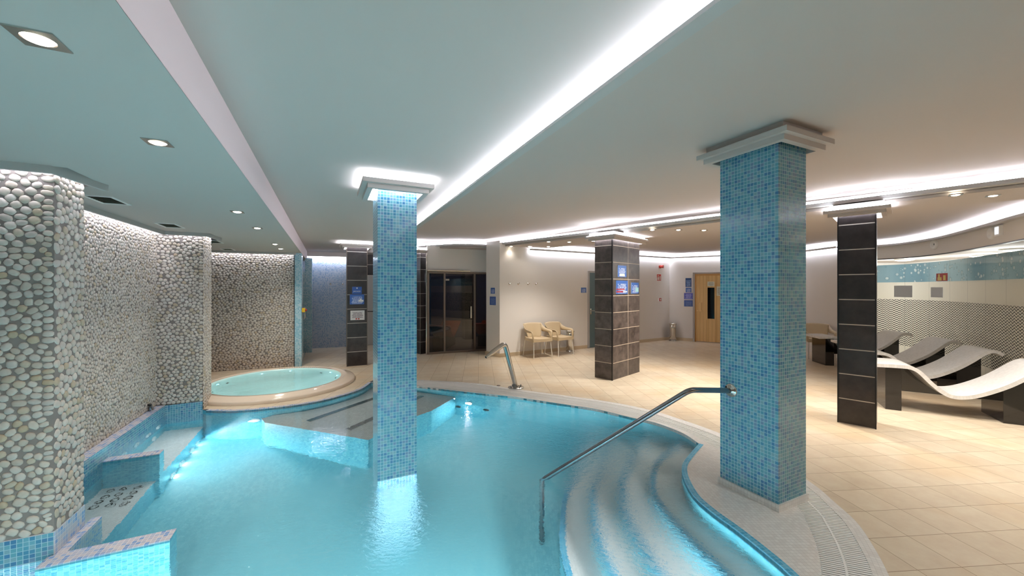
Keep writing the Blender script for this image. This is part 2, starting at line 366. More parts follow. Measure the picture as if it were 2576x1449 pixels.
def wallglass():
    """printed film on the curved glazing: droplets frieze, plain band, black wave lines"""
    t = NT('printed_glass'); uv = t.n('ShaderNodeUVMap').outputs[0]; sp = t.n('ShaderNodeSeparateXYZ', {0: uv}); u, v = sp.outputs[0], sp.outputs[1]
    vo = t.n('ShaderNodeTexVoronoi', {'Vector': uv, 'Scale': 12.0, 'Randomness': 1.0}); d = vo.outputs['Distance']
    sz = t.math('MULTIPLY', t.n('ShaderNodeSeparateXYZ', {0: vo.outputs['Color']}).outputs[0], 0.62)
    k = t.n('ShaderNodeMapRange', {'Value': t.math('DIVIDE', d, sz), 'From Min': 1.0, 'From Max': 0.25}, interpolation_type='SMOOTHSTEP').outputs[0]
    drop = t.math('LESS_THAN', d, sz)
    nz = t.n('ShaderNodeTexNoise', {'Vector': uv, 'Scale': 0.8, 'Detail': 1.0}).outputs[0]
    bg = t.ramp(nz, [(0.35, lin(126, 162, 176)), (0.65, lin(178, 210, 218))])
    fz = t.mix(t.math('MULTIPLY', drop, 0.45), bg, lin(96, 138, 156)); fz = t.mix(k, fz, lin(206, 222, 222))
    base = lin(230, 229, 216)
    wv = t.math('ADD', v, t.math('MULTIPLY', t.math('SINE', t.math('MULTIPLY', u, 2 * math.pi / 0.10)), 0.0150))
    fr = t.math('FRACT', t.math('DIVIDE', wv, 0.0445)); ln = t.math('LESS_THAN', fr, 0.37)
    inw = t.math('MULTIPLY', t.math('GREATER_THAN', v, 0.40), t.math('LESS_THAN', v, 1.40))
    c = t.mix(t.math('MULTIPLY', ln, inw), base, lin(34, 36, 38))
    c = t.mix(t.math('GREATER_THAN', v, 1.775), c, fz); c = t.mix(t.math('GREATER_THAN', v, 2.165), c, lin(176, 172, 162))
    fx = t.math('FRACT', t.math('DIVIDE', u, 0.62)); jn = t.math('LESS_THAN', fx, 0.008)
    c = t.mix(t.math('MULTIPLY', jn, 0.7), c, lin(96, 104, 104))
    film = t.bsdf(color=c, rough=0.03, spec=0.6)
    tr = t.n('ShaderNodeBsdfTranslucent', {'Color': c}); m1 = t.n('ShaderNodeMixShader', {0: 0.5, 1: film.outputs[0], 2: tr.outputs[0]})
    fr = t.n('ShaderNodeFresnel', {'IOR': 1.5}); a = t.n('ShaderNodeBsdfTransparent', {'Color': (0.88, 0.92, 0.90, 1)}); g = t.n('ShaderNodeBsdfGlossy', {'Roughness': 0.0})
    m2 = t.n('ShaderNodeMixShader', {0: fr.outputs[0], 1: a.outputs[0], 2: g.outputs[0]})
    m3 = t.n('ShaderNodeMixShader', {0: t.math('MULTIPLY', t.math('GREATER_THAN', v, 2.165), 0.92), 1: m1.outputs[0], 2: m2.outputs[0]})
    t.t.links.new(m3.outputs[0], t.out.inputs[0]); return t.m
M['printed'] = wallglass()
def signmat(name, bg, fg, rows, seed=0.0, pat=None, margin=0.10, fill=0.42, top=0.80, bot=0.06):
    """small print: rows of illegible dashes"""
    t = NT(name); uv = t.n('ShaderNodeUVMap').outputs[0]; sp = t.n('ShaderNodeSeparateXYZ', {0: uv}); u, v = sp.outputs[0], sp.outputs[1]
    y = t.math('MULTIPLY', v, rows); iy = t.math('FLOOR', y); fy = t.math('SUBTRACT', y, iy)
    row = t.math('LESS_THAN', t.math('ABSOLUTE', t.math('SUBTRACT', fy, 0.5)), 0.30)
    nz = t.n('ShaderNodeTexNoise', {'Vector': t.n('ShaderNodeCombineXYZ', {0: t.math('MULTIPLY', u, 26.0), 1: t.math('MULTIPLY', iy, 3.7), 2: seed}).outputs[0], 'Scale': 1.0, 'Detail': 0.0}).outputs[0]
    ink = t.math('GREATER_THAN', nz, fill)
    wn = t.n('ShaderNodeTexWhiteNoise', {'Vector': t.n('ShaderNodeCombineXYZ', {0: iy, 1: seed}).outputs[0]}, noise_dimensions='3D').outputs[0]
    half = t.math('SUBTRACT', 0.5 - margin, t.math('MULTIPLY', wn, 0.12)); inx = t.math('LESS_THAN', t.math('ABSOLUTE', t.math('SUBTRACT', u, 0.5)), half)
    iny = t.math('MULTIPLY', t.math('LESS_THAN', v, top), t.math('GREATER_THAN', v, bot))
    k = t.math('MULTIPLY', t.math('MULTIPLY', row, ink), t.math('MULTIPLY', inx, iny))
    c = lin(*bg)
    if pat:
        w = t.n('ShaderNodeTexWave', {'Vector': uv, 'Scale': 5.0, 'Distortion': 3.0}, bands_direction='DIAGONAL').outputs[0]
        c = t.mix(w, c, lin(*pat))
    t.bsdf(color=t.mix(k, c, lin(*fg)), rough=0.3); return t.m
# ============================================================ STRUCTURE
LP0, LP1 = (-3.763, 3.350), (-4.541, 5.049); LU = unit(LP0, LP1)            # waterline of the left ledge
LX = lambda Y: LP0[0] + (Y - LP0[1]) * LU[0] / LU[1]
LN = (-LU[1], LU[0])                                                        # towards the pebble wall (left)
if LN[0] > 0: LN = (-LN[0], -LN[1])
K2 = (-4.196, 5.232)                                                        # front corner of the far pebble column
PC = (-4.0, 6.6)                                                            # whirlpool centre
near = [(LX(0.0), 0.0), (-1.6, -0.12), (-0.6, 0.05), (0.3, 0.5), (1.0, 1.2), (1.42, 1.75), (1.60, 2.05)]
scurve = [(1.60, 2.05), (1.59, 2.29), (1.53, 2.61), (1.47, 2.83), (1.44, 3.05), (1.48, 3.31), (1.55, 3.52), (1.67, 3.71), (1.98, 4.08)]
farrim = [(1.98, 4.08), (1.933, 4.391), (1.754, 4.714), (1.511, 4.917), (1.131, 5.258), (0.691, 5.494), (0.09, 5.818), (-0.18, 5.926), (-0.856, 6.18), (-1.6, 6.483), (-2.464, 6.753)]
plat = [(-2.464, 6.753), (-2.46, 6.31), (-2.63, 5.88), (-2.90, 5.54), (-3.30, 5.31), (-3.71, 5.18), (-4.12, 5.19)]
near_s, sc_s, far_s, plat_s = spline(near, 6), spline(scurve, 8), spline(farrim, 8), spline(plat, 8)
OUT = near_s + sc_s[1:] + far_s[1:] + plat_s[1:] + [K2, (LP1[0], LP1[1])]
NG = 150
GO = resample(spline([(-2.42, 7.02), (-1.69, 6.855), (-0.667, 6.6), (0.07, 6.18), (1.221, 5.586), (1.75, 5.176), (2.024, 4.779), (2.297, 4.245), (2.43, 3.7), (2.45, 3.2), (2.393, 2.91), (2.347, 2.734), (2.268, 2.556), (2.167, 2.366), (2.068, 2.209), (1.88, 1.95), (1.62, 1.66)], 8), NG)
GI = resample(spline([(-2.40, 6.80), (-1.62, 6.54), (-0.80, 6.235), (0.12, 5.875), (1.155, 5.315), (1.55, 4.965), (1.80, 4.74), (2.0, 4.40), (2.115, 3.908), (2.18, 3.4), (2.15, 2.905), (2.073, 2.717), (1.981, 2.527), (1.882, 2.36), (1.774, 2.209), (1.63, 2.00), (1.45, 1.75)], 8), NG)
BO = resample(spline([(-2.44, 7.10), (-1.72, 6.93), (-0.66, 6.68), (0.11, 6.26), (1.27, 5.67), (1.82, 5.25), (2.12, 4.83), (2.39, 4.29), (2.52, 3.72), (2.53, 3.24), (2.484, 2.98), (2.426, 2.717), (2.306, 2.461), (2.16, 2.209), (1.95, 1.90), (1.68, 1.60)], 8), NG)
isp = min(range(NG), key=lambda i: math.dist(GI[i], (2.09, 4.06)))
inner = lambda pts, c, d: [V2(p, unit(p, c), d) for p in pts]
lip = inner(plat_s, PC, 0.055)
WL = lambda Y, o=0.10: V2((LX(Y), Y), LN, o)
hole = near_s + [BO[-1]] + BO[::-1][1:] + lip[1:-1] + [(-4.15, 5.26), (-4.19, 5.24), (-4.53, 5.08), WL(5.0, 0.05), WL(0.1, 0.05)]
TUBR = 1.0
circ = [(PC[0] + TUBR * math.cos(2 * math.pi * k / 64), PC[1] + TUBR * math.sin(2 * math.pi * k / 64)) for k in range(64)]
outer = [(-9, -3.2), (13.5, -3.2), (13.5, 14.5), (-9, 14.5)]
struct(holed('floor', [outer, hole, circ], 0.0, M['floor']))
# pool basin
mb = MB(); c = OUT + [OUT[0]]; mb.strip(c, c, ZB, -0.004, 0, False); struct(mb.build('pool_wall', M['mosaic_p']))
struct(holed('pool_floor', [OUT], ZB, M['mosaic_f']))
cen = (-1.0, 3.2)
wat = holed('pool_water', [[V2(p, unit(cen, p), 0.006) for p in OUT]], ZW, M['water'])
tag(wat, 'clear turquoise pool water with ripples filling the big tiled basin', 'water', kind='stuff')
# white mosaic rim, platform under the blue pillar, outer border
mb = MB(); fr = resample(far_s[::-1], isp + 1); mb.band(GI[:isp + 1], fr, -0.03, 0.003, 0); struct(mb.build('trim_1', M['mosaic_w']))
platf = sc_s[::-1] + GI[isp:][::-1]
struct(holed('floor_platform', [[p for i, p in enumerate(sc_s[::-1] + GI[::-1][:NG - isp]) ]], 0.003, M['mosaic_w']))
mb = MB(); mb.band(BO, GO, -0.06, 0.003, 0); struct(mb.build('trim_2', M['mosaic_w']))
mb = MB(); mb.strip(plat_s, lip, 0.004, 0.004, 0, False); mb.strip(plat_s, plat_s, -0.03, 0.004, 0); struct(mb.build('trim_3', M['mosaic_l']))
def edge_line(name, pts, z, w=0.045):
    q = offset(pts, -w); mb = MB(); mb.strip(pts, q, z, z, 0, False); mb.strip(pts, pts, z - 0.05, z, 0); return struct(mb.build(name, M['mosaic_e']))
edge_line('trim_4', sc_s, 0.006)
mb = MB(); mb.band(GO, GI, -0.09, -0.07, 0); struct(mb.build('drain_channel', M['dark']))
# submerged steps
ST = [([(1.95, 4.5), (1.83, 4.33), (1.45, 3.89), (1.31, 3.64), (1.2, 3.34), (1.18, 3.11), (1.2, 2.86), (1.24, 2.61), (1.30, 2.38), (1.36, 2.1), (1.38, 1.72)], -0.20),
      ([(1.72, 4.9), (1.46, 4.52), (1.17, 3.95), (1.03, 3.67), (0.94, 3.35), (0.90, 3.15), (0.91, 2.86), (0.94, 2.54), (1.0, 2.2), (1.02, 1.3)], -0.37),
      ([(1.38, 5.2), (1.15, 4.6), (0.90, 4.0), (0.76, 3.7), (0.69, 3.35), (0.65, 3.05), (0.66, 2.75), (0.70, 2.45), (0.74, 2.1), (0.66, 0.9)], -0.54),
      ([(1.05, 5.35), (0.85, 4.65), (0.62, 4.05), (0.49, 3.7), (0.42, 3.35), (0.38, 3.05), (0.39, 2.75), (0.43, 2.45), (0.46, 2.1), (0.30, 0.6)], -0.72)]
for k, (pts, z) in enumerate(ST):
    p = spline(pts, 8)
    poly = p + [(2.2, 1.6), (2.3, 3.0), (2.2, 4.6)]
    mb = MB(); mb.strip(p, p, -1.09, z, 0); struct(mb.build('step_riser', M['mosaic_p']))
    struct(holed('step_tread', [poly], z, M['mosaic_s']))
    edge_line('step_edge', p[::-1], z + 0.004, 0.05)
# left: ledge, submerged bench, dividers
mb = MB()
a0, a1 = (LX(2.55), 2.55), LP1
mb.pbox(a0, LU, LN, math.dist(a0, a1), 0.12, -0.06, 0.117, 0)
struct(mb.build('pool_ledge', [M['mosaic_l']], bevel=0.004))
mb = MB(); q0, q1 = V2(a0, LN, -0.003), V2(a1, LN, -0.003)
mb.quad([(*q0, -0.4), (*q1, -0.4), (*q1, 0.112), (*q0, 0.112)], 0); mb.quad([(LP1[0], LP1[1] - .003, -0.4), (K2[0], K2[1] - .003, -0.4), (K2[0], K2[1] - .003, 0.112), (LP1[0], LP1[1] - .003, 0.112)], 0)
struct(mb.build('ledge_facing', M['mosaic']))
bf = [fw(510, 1076, -0.7), fw(415.7, 1184.6, -0.7), fw(251.5, 1372, -0.7)]
bu = unit(bf[2], bf[0]); bfar = V2(bf[0], bu, 0.05); bnear = V2(bf[2], bu, -1.4)
wfar, wnear = V2(LP1, LU, 0.1), (LX(0.9), 0.9)
mb = MB(); mb.prism([bnear, bfar, wfar, wnear], -1.095, -0.7, 0, 1); struct(mb.build('pool_bench', [M['mosaic_p'], M['mosaic_s']]))
def divider(P, lb, th, z=-0.010):
    mb = MB(); mb.pbox(P, (-BB[0], -BB[1]), AA, lb, th, -1.09, z - 0.008, 0); mb.pbox(P, (-BB[0], -BB[1]), AA, lb, th, z - 0.008, z, 1)
    return struct(mb.build('bench_divider', [M['mosaic_p'], M['mosaic_l']]))
divider((-3.532, 3.864), 0.42, 0.115)
divider((-2.261, 2.547), 0.62, 0.13)
C1 = (-2.853, 2.404)                                                        # near pebble column corner
mb = MB(); mb.pbox(V2(C1, AA, 0.0), AA, (BB[0], BB[1]), 0.42, 0.055, -1.0, -0.010, 0); struct(mb.build('bench_divider', M['mosaic_l']))
# back bench with air bars
bp = [fw(658.4, 1052.8, -0.28), fw(665.8, 1063, -0.28), fw(926.7, 1106.8, -0.28), fw(1049.6, 1046, -0.28), fw(1085, 1034, -0.28), (-0.90, 6.22), (-1.6, 6.5), (-2.47, 6.80), (-2.7, 6.2), (-3.1, 5.6)]
mb = MB(); mb.prism(bp, -1.09, -0.28, 0, 1, bottom=False); struct(mb.build('pool_bench', [M['mosaic_p'], M['mosaic_s']]))

# ------------------------------------------------------------ ceilings
b0, b1 = fl(290, 0, SOF), fl(776, 660.6, SOF); BU = unit(b0, b1); bn, bf_ = V2(b0, BU, -4.2), V2(b1, BU, 0.6)
s0, s1 = fl(1852.7, 3, LC - 0.07), fl(1048.4, 575.7, LC - 0.07); SU = unit(s0, s1); SN = (SU[1], -SU[0]); sn = V2(s0, SU, -4.2)
cv = [fl(1229.6, 605.2, MC), fl(1640, 550.4, MC), fl(2030.8, 497.1, MC), fl(2574.7, 422.7, MC)]
CU = unit(cv[0], cv[3]); cend = V2(cv[3], CU, 4.5)
cvl = [fl(1148, 603.5, MC), fl(1066.6, 608.7, MC), fl(1048.5, 612, MC)]
ct = 10.65; sf = V2(s0, SU, (ct - s0[1]) / SU[1])
curve = spline([sf, (cvl[2][0] - 0.25, cvl[2][1] + 0.28), cvl[2], cvl[1], cvl[0], cv[0]], 8)
COVE = curve + [cv[1], cv[2], cv[3], cend]
def slab(name, poly, z, th, mat): return struct(holed(name, [poly], z, mat, up=False, thick=th))
NU = unit(LP0, LP1)
wall_off = 0.10
soff_near, soff_far = V2(WL(-2.2), LN, -wall_off), V2(WL(5.10), LN, -wall_off)
NB0, NB1 = fl(532.8, 935.4), fl(739.8, 921.5); NBU = unit(NB0, NB1); NBN = (NBU[1], -NBU[0])   # nook wall, normal to camera
C1 = (-2.853, 2.404); f0 = V2(C1, BB, -0.62); f2 = V2(K2, BB, -0.52)
slab('ceiling_low', [bn, bf_, V2(bf_, (-1, -0.3), 0.9), V2(NB1, NBN, 0.0), V2(NB1, NBN, wall_off), V2(V2(NB0, NBU, -0.1), NBN, wall_off), V2(V2(K2, AA, 0.43), BB, 0.10), V2(V2(K2, BB, 0.10), AA, -0.10), V2(LP1, LU, -0.10), (LX(2.86), 2.86), V2(V2(C1, AA, 0.36), BB, 0.10), V2(V2(C1, BB, 0.10), AA, -0.10), V2(V2(f0, BB, -0.6), AA, -0.10), (-3.6, 0.4), (-1.6, -2.6)], SOF, 0.06, M['paint'])
bq = [V2(p, (BU[1], -BU[0]), 0.002) for p in (bn, bf_)]; mb = MB(); mb.strip(bq, bq, SOF - 0.001, LC + 0.02, 0); struct(mb.build('ceiling_beam', M['beam']))
slab('ceiling_pool', [V2(bn, BU, 0), bf_, (-6.2, 12.6), (-3.5, 12.9), V2(s0, SU, 11.6), sn], LC, 0.05, M['paint'])
slab('ceiling', [sn] + [sf] + COVE[1:] + [(9.3, -3.0), (1.6, -3.0)], MC, 0.05, M['paint'])
mb = MB(); mb.strip([sn, sf], [sn, sf], LC - 0.07, MC + 0.02, 0); mb.strip(COVE, COVE, S1 + 0.03, MC + 0.03, 0, False); struct(mb.build('ceiling_step', M['paint']))
# long cove strip over the pool
mb = MB(); mb.pbox(V2(sn, SN, -0.050), SU, SN, math.dist(sn, sf), 0.062, LC - 0.07, LC - 0.052, 0); struct(mb.build('trim_5', M['grey']))
def ledstrip(name, polys, label, zc=None):
    mb = MB()
    for lo, hi, z0, z1 in polys: mb.strip(lo, hi, z0, z1, 0, False)
    o = mb.build(name, M['led3'] if ('white walls' in label or 'stepped ceiling' in label or 'blue mosaic wall' in label) else M['led4'] if 'pebble' in label else M['led']); tag(o, label, 'light strip'); return o
e = [V2(sn, SN, -0.006), V2(sf, SN, -0.006)]; ledstrip('led_strip', [(e, e, LC - 0.046, LC - 0.012)], 'long straight cold white light strip above the pool, left of the big blue pillar')
# far cove shelf and strip
sh = offset(COVE, 0.0)
side = lambda pts, d: [V2(p, ((lambda u: (u[1], -u[0]))(unit(pts[max(i - 1, 0)], pts[min(i + 1, len(pts) - 1)]))), d) for i, p in enumerate(pts)]
shin = side(COVE, 0.085)
mb = MB(); mb.band(COVE, shin, 2.690, 2.735, 0); struct(mb.build('trim_6', M['grey']))
ls = side(COVE, 0.045); ledstrip('led_strip', [(ls, ls, 2.737, 2.752)], 'long light strip on the stepped ceiling cove that curves past the slate pillars')
o1 = side(COVE, -0.97)
S1O = [fl(1321, 629.8, S1), fl(1640, 596, S1), fl(2235.8, 537, S1), fl(2574.7, 501.4, S1)]
S1U = unit(S1O[0], S1O[3]); S1n, S1f = V2(S1O[0], S1U, -0.9), V2(S1O[3], S1U, 4.5)
slab('ceiling_soffit', COVE[::1] + [S1f, S1n, (-0.8, 11.4), (-2.4, 12.4), (-3.9, 12.7)], S1, 0.045, M['paint'])
slab('ceiling_outer', [cv[0], cv[3], cend, (9.4, 0.5), (9.4, 14.0), (-4.0, 14.0), (-1.0, 10.2)], S2, 0.05, M['paint'])

# ------------------------------------------------------------ walls
WA, WB = (-0.293, 9.172), (5.026, 12.31); WU = unit(WA, WB); WN = (WU[1], -WU[0])
W2 = (6.75, 11.15); W2U = unit(WB, W2); W2N = (W2U[1], -W2U[0])
PL = (-0.632, 9.533)                                                        # left end of the white pier
def wallseg(name, pts, z0, z1, mat): mb = MB(); mb.strip(pts, pts, z0, z1, 0, False); return struct(mb.build(name, mat))
wallseg('wall_back', [(-0.69, 10.3), PL, WA, WB, W2, (7.60, 10.45), (7.65, 10.0), (7.66, 9.0)], 0, 2.78, M['wall'])
GC = spline([(7.66, 9.0), (8.22, 8.92), (8.50, 8.45), (8.36, 7.70), (8.02, 6.95), (7.30, 5.80), (6.86, 5.14), (6.42, 4.38), (5.6, 3.1), (5.5, 1.6), (5.5, -3.0)], 10)
wallseg('wall_right', GC, 0, 2.30, M['printed'])
mb = MB(); fi = side(GC, 0.03); mb.band(GC, fi, 2.31, 2.80, 0); struct(mb.build('wall_fascia', M['wall']))
mb = MB(); fi2 = side(GC, 0.035); mb.band(side(GC, -0.02), side(GC, 0.034), 2.293, 2.309, 0); struct(mb.build('trim_7', M['blackm']))
wallseg('wall_rear', [(5.5, -3.0), (-0.6, -3.0)], 0, 2.9, M['wall'])
# perimeter cove: board set off the wall, strip in the gap
per = [(hit(1330, WA, WB)), WB, W2, (7.60, 10.45), (7.65, 10.0), (7.66, 9.0)] + GC[4:-6]
pin, pout = side(per, 0.13), side(per, 0.045)
pin[0], pout[0] = V2(per[0], WN, 0.13), V2(per[0], WN, 0.045)
NP_ = 6                                                                     # white wall points, then the glazing
mb = MB(); mb.band(pout[:NP_], pin[:NP_], 2.585, 2.625, 0); struct(mb.build('trim_8', M['grey']))
gw = per[NP_ - 1:]; mb = MB(); mb.band(side(gw, 0.0), side(gw, 0.13), 2.585, 2.625, 0); struct(mb.build('trim_13', M['grey']))
pl = side(per[:NP_], 0.024); pl[0] = V2(per[0], WN, 0.024); up0, up1 = side(per, 0.060), side(per, 0.095)
ledstrip('led_strip', [(pl, pout[:NP_], 2.604, 2.604), (up0, up1, 2.627, 2.627)], 'light strip round the top of the white walls and the patterned glazing')
# lit room seen through the clear top of the glazing
wallseg('wall_corridor', [(7.70, 9.02), (9.0, 12.6), (12.6, 12.4), (12.4, 6.0), (10.5, 1.0), (10.0, -3.0)], 0, 2.5, M['wall'])
cg = [V2(p, (1, 0), 0.04) for p in GC[3:]]
struct(holed('ceiling_corridor', [cg + [(10.2, -3.1), (10.6, 1.0), (12.7, 6.0), (12.8, 12.7), (8.9, 12.8), (7.75, 9.1)]], 2.46, M['paint'], up=False))
# baseboards
mb = MB(); bb0 = [(-0.66, 9.56), PL, WA, V2(WA, WU, math.dist(WA, hit(1477, WA, WB)))]; mb.band(bb0, side(bb0, 0.012), 0, 0.09, 0)
db = hit(1482, WA, WB); d2 = V2(db, WU, 1.0); bb1 = [d2, WB, V2(WB, W2U, math.dist(WB, hit(1743, WB, W2)))]; mb.band(bb1, side(bb1, 0.012), 0, 0.09, 0)
struct(mb.build('baseboard_back', M['baseb']))
# nook: blue mosaic wall, pale room behind the left black pillar
NW0, NW1 = (-5.70, 10.42), (-4.60, 10.83); NWU = unit(NW0, NW1)
wallseg('wall_nook', [V2(NW0, NWU, -1.6), V2(NW1, NWU, 0.15)], 0, 2.66, M['mosaic_n'])
nl = [V2(V2(NW0, NWU, -0.4), (NWU[1], -NWU[0]), 0.05), V2(V2(NW1, NWU, 0.15), (NWU[1], -NWU[0]), 0.05)]
ledstrip('led_strip', [(nl, V2 and [V2(p, (NWU[1], -NWU[0]), 0.03) for p in nl], 2.50, 2.50)], 'light strip along the top of the blue mosaic wall behind the whirlpool')
mb = MB(); nb = [V2(p, (NWU[1], -NWU[0]), 0.06) for p in nl]; mb.band(nl, nb, 2.51, 2.64, 0); struct(mb.build('trim_9', M['paint']))
wallseg('wall_lobby', [V2(NW1, NWU, 0.15), (-4.2, 11.15), (-3.7, 11.3), (-2.55, 11.75), (-2.30, 9.75)], 0, 2.66, M['wall'])
# sauna front surround
GA, GB = (-2.11, 9.584), (-0.66, 10.19); GU = unit(GA, GB); GN = (GU[1], -GU[0])
mb = MB(); mb.pbox(GA, GU, (-GN[0], -GN[1]), math.dist(GA, GB) + 0.02, 0.06, 2.06, 2.70, 0); struct(mb.build('wall_lintel', M['wall']))
sr = [(-2.11, 9.7), (-2.75, 12.6), (-0.3, 13.4), (0.0, 11.0), (-0.60, 10.35)]
wallseg('wall_steam', sr[:3], 0, 2.1, M['navy']); wallseg('wall_steam', sr[2:], 0, 2.1, M['wine'])
mb = MB(); mb.add([(p[0], p[1], 2.1) for p in sr], [[0, 1, 2, 3, 4]], [[(0, 0)] * 5], 0); struct(mb.build('ceiling_steam', M['dark']))

# ------------------------------------------------------------ pebble faces
def pebble_field(w, h, sx, sz, seed, dens=0.72):
    rng = np.random.default_rng(seed); n = int(dens * 1.30 * w * h / (sx * sz))
    nx = max(2, int(round(w / sx))); nz = max(2, int(round(h / (sz * 0.90))))
    X, Z = np.meshgrid((np.arange(nx) + .5) * w / nx, (np.arange(nz) + .5) * h / nz); X[::2] += w / nx / 2 * 0.98
    P = np.c_[X.ravel(), Z.ravel()] + rng.normal(0, 0.27, (nx * nz, 2)) * (sx, sz)
    P[:, 0] = np.clip(P[:, 0], sx * .35, w - sx * .35); P[:, 1] = np.clip(P[:, 1], sz * .35, h - sz * .35)
    S = np.array([sx, sz]); Q = P / S; wt = rng.uniform(0.72, 1.22, len(Q)); out = None
    for it in range(7):
        push = np.zeros_like(Q); E = np.zeros((len(Q), 4))
        for a in range(0, len(Q), 400):
            d = Q[a:a + 400, None, :] - Q[None, :, :]; L = np.hypot(d[..., 0], d[..., 1]); L[np.arange(len(L)), np.arange(a, a + len(L))] = 9
            want = 0.5 * (wt[a:a + 400, None] + wt[None, :])
            k = np.clip(want - L, 0, 1) / np.maximum(L, 1e-4)
            push[a:a + 400] = (d * k[..., None]).sum(1) * 0.26
            if it == 6:
                Lm = d * S; R = np.hypot(Lm[..., 0], Lm[..., 1]); R[np.arange(len(R)), np.arange(a, a + len(R))] = 9
                j = R.argmin(1); ii = np.arange(len(R)); e = -Lm[ii, j] / R[ii, j][:, None]
                d1 = R[ii, j]; cf = np.abs((Lm[..., 0] * -e[:, 1:2] + Lm[..., 1] * e[:, 0:1])) / np.maximum(R, 1e-6)
                R2 = np.where(cf > 0.72, R, 9); d2 = R2.min(1); E[a:a + 400] = np.c_[e, d1, d2]
        if it < 6:
            Q += push; Q[:, 0] = np.clip(Q[:, 0], .42, w / sx - .42); Q[:, 1] = np.clip(Q[:, 1], .42, h / sz - .42)
    P = Q * S; e, d1, d2 = E[:, :2], E[:, 2], E[:, 3]
    a = np.clip(0.505 * d1, 0.008, 0.6 * sx); b = np.clip(0.52 * d2, 0.95 * a, 1.8 * a)
    return P, e, a, b, rng
def pebbles_on(parts, name, base_mb):
    """parts: list of (plan point, plan dir, normal, width, z0, z1, sx, sz, seed)"""
    VV = []; FF = []; off = len(base_mb.v); nb = len(base_mb.f)
    NR = 10; rings = ((1.0, -0.10), (0.95, 0.42), (0.70, 0.82), (0.32, 0.98)); ang = np.arange(NR) * 2 * math.pi / NR
    for (P0, u, nrm, w, z0, z1, sx, sz, seed) in parts:
        P, e, a, b, rng = pebble_field(w, z1 - z0, sx, sz, seed)
        n = len(P); f = np.c_[-e[:, 1], e[:, 0]]
        hgt = 0.42 * np.minimum(a, b) * rng.uniform(0.8, 1.1, n); tilt = rng.normal(0, 0.10, (n, 2))
        wob = 1 + rng.normal(0, 0.045, (n, NR)); sq = rng.uniform(0.72, 1.0, n)
        ca, sa = np.cos(ang), np.sin(ang)
        sup = np.sign(ca) * np.abs(ca) ** sq[:, None], np.sign(sa) * np.abs(sa) ** sq[:, None]
        rad = 1.0
        for (r, hh) in rings:
            lx = (e[:, 0, None] * a[:, None] * sup[0] + f[:, 0, None] * b[:, None] * sup[1]) * r * wob
            lz = (e[:, 1, None] * a[:, None] * sup[0] + f[:, 1, None] * b[:, None] * sup[1]) * r * wob
            dep = hgt[:, None] * hh + (lx * tilt[:, :1] + lz * tilt[:, 1:]) * (0.3 if hh > 0 else 0)
            X = P0[0] + u[0] * (P[:, 0, None] + lx) + nrm[0] * dep; Y = P0[1] + u[1] * (P[:, 0, None] + lx) + nrm[1] * dep; Z = z0 + P[:, 1, None] + lz
            VV.append(np.stack([X, Y, Z], -1))
        V = np.stack(VV[-4:], 1).reshape(n, 4 * NR, 3); VV = VV[:-4]
        VV.append(V.reshape(-1, 3)); idx = np.arange(n)[:, None] * 4 * NR
        fl_ = []
        for k in range(3):
            for q in range(NR):
                q2 = (q + 1) % NR; fl_.append(np.stack([idx[:, 0] + k * NR + q, idx[:, 0] + k * NR + q2, idx[:, 0] + (k + 1) * NR + q2, idx[:, 0] + (k + 1) * NR + q], -1))
        F = np.stack(fl_, 1).reshape(-1, 4); FF.append((F + off, 4))
        top = idx + 3 * NR + np.arange(NR)[None, :]; FF.append((top + off, NR)); off += n * 4 * NR
    V = np.concatenate([np.array(base_mb.v, float).reshape(-1, 3)] + VV)
    faces = [list(f) for f in base_mb.f]
    loops = [i for f in faces for i in f]; starts = []; tot = 0
    sizes = [len(f) for f in faces]
    arr = [np.array(loops, np.int32)] + [f.astype(np.int32).ravel() for f, k in FF]; sizes = np.concatenate([np.array(sizes, np.int32)] + [np.full(len(f), k, np.int32) for f, k in FF])
    L = np.concatenate(arr); st = np.r_[0, np.cumsum(sizes)[:-1]].astype(np.int32)
    me = bpy.data.meshes.new(name); me.vertices.add(len(V)); me.vertices.foreach_set('co', V.astype(np.float32).ravel())
    me.loops.add(len(L)); me.loops.foreach_set('vertex_index', L); me.polygons.add(len(sizes)); me.polygons.foreach_set('loop_start', st); me.polygons.foreach_set('loop_total', sizes)
    mi = np.ones(len(sizes), np.int32); mi[:nb] = 0; sm = np.ones(len(sizes), bool); sm[:nb] = False
    me.materials.append(M['grout']); me.materials.append(M['pebble'])
    me.update(calc_edges=True); me.polygons.foreach_set('material_index', mi); me.polygons.foreach_set('use_smooth', sm); me.update()
    o = bpy.data.objects.new(name, me); COL.objects.link(o); return o
PT = SOF + 0.07
w0, w1 = WL(2.55), WL(5.12)
mb = MB(); mb.quad([(*WL(-2.9), -0.1), (*w1, -0.1), (*w1, PT), (*WL(-2.9), PT)])
struct(pebbles_on([(w0, LU, (-LN[0], -LN[1]), math.dist(w0, w1), 0.117, PT, 0.044, 0.038, 3)], 'wall_left', mb))
mb = MB(); na, nb_ = V2(NB0, NBU, -0.5), V2(NB1, NBU, 0.0); mb.quad([(*na, 0), (*nb_, 0), (*nb_, PT), (*na, PT)]); mb.quad([(*WL(5.1), 0), (*na, 0), (*na, PT), (*WL(5.1), PT)])
struct(pebbles_on([(na, NBU, NBN, math.dist(na, nb_), 0.0, PT, 0.055, 0.048, 5)], 'wall_nook_pebble', mb))
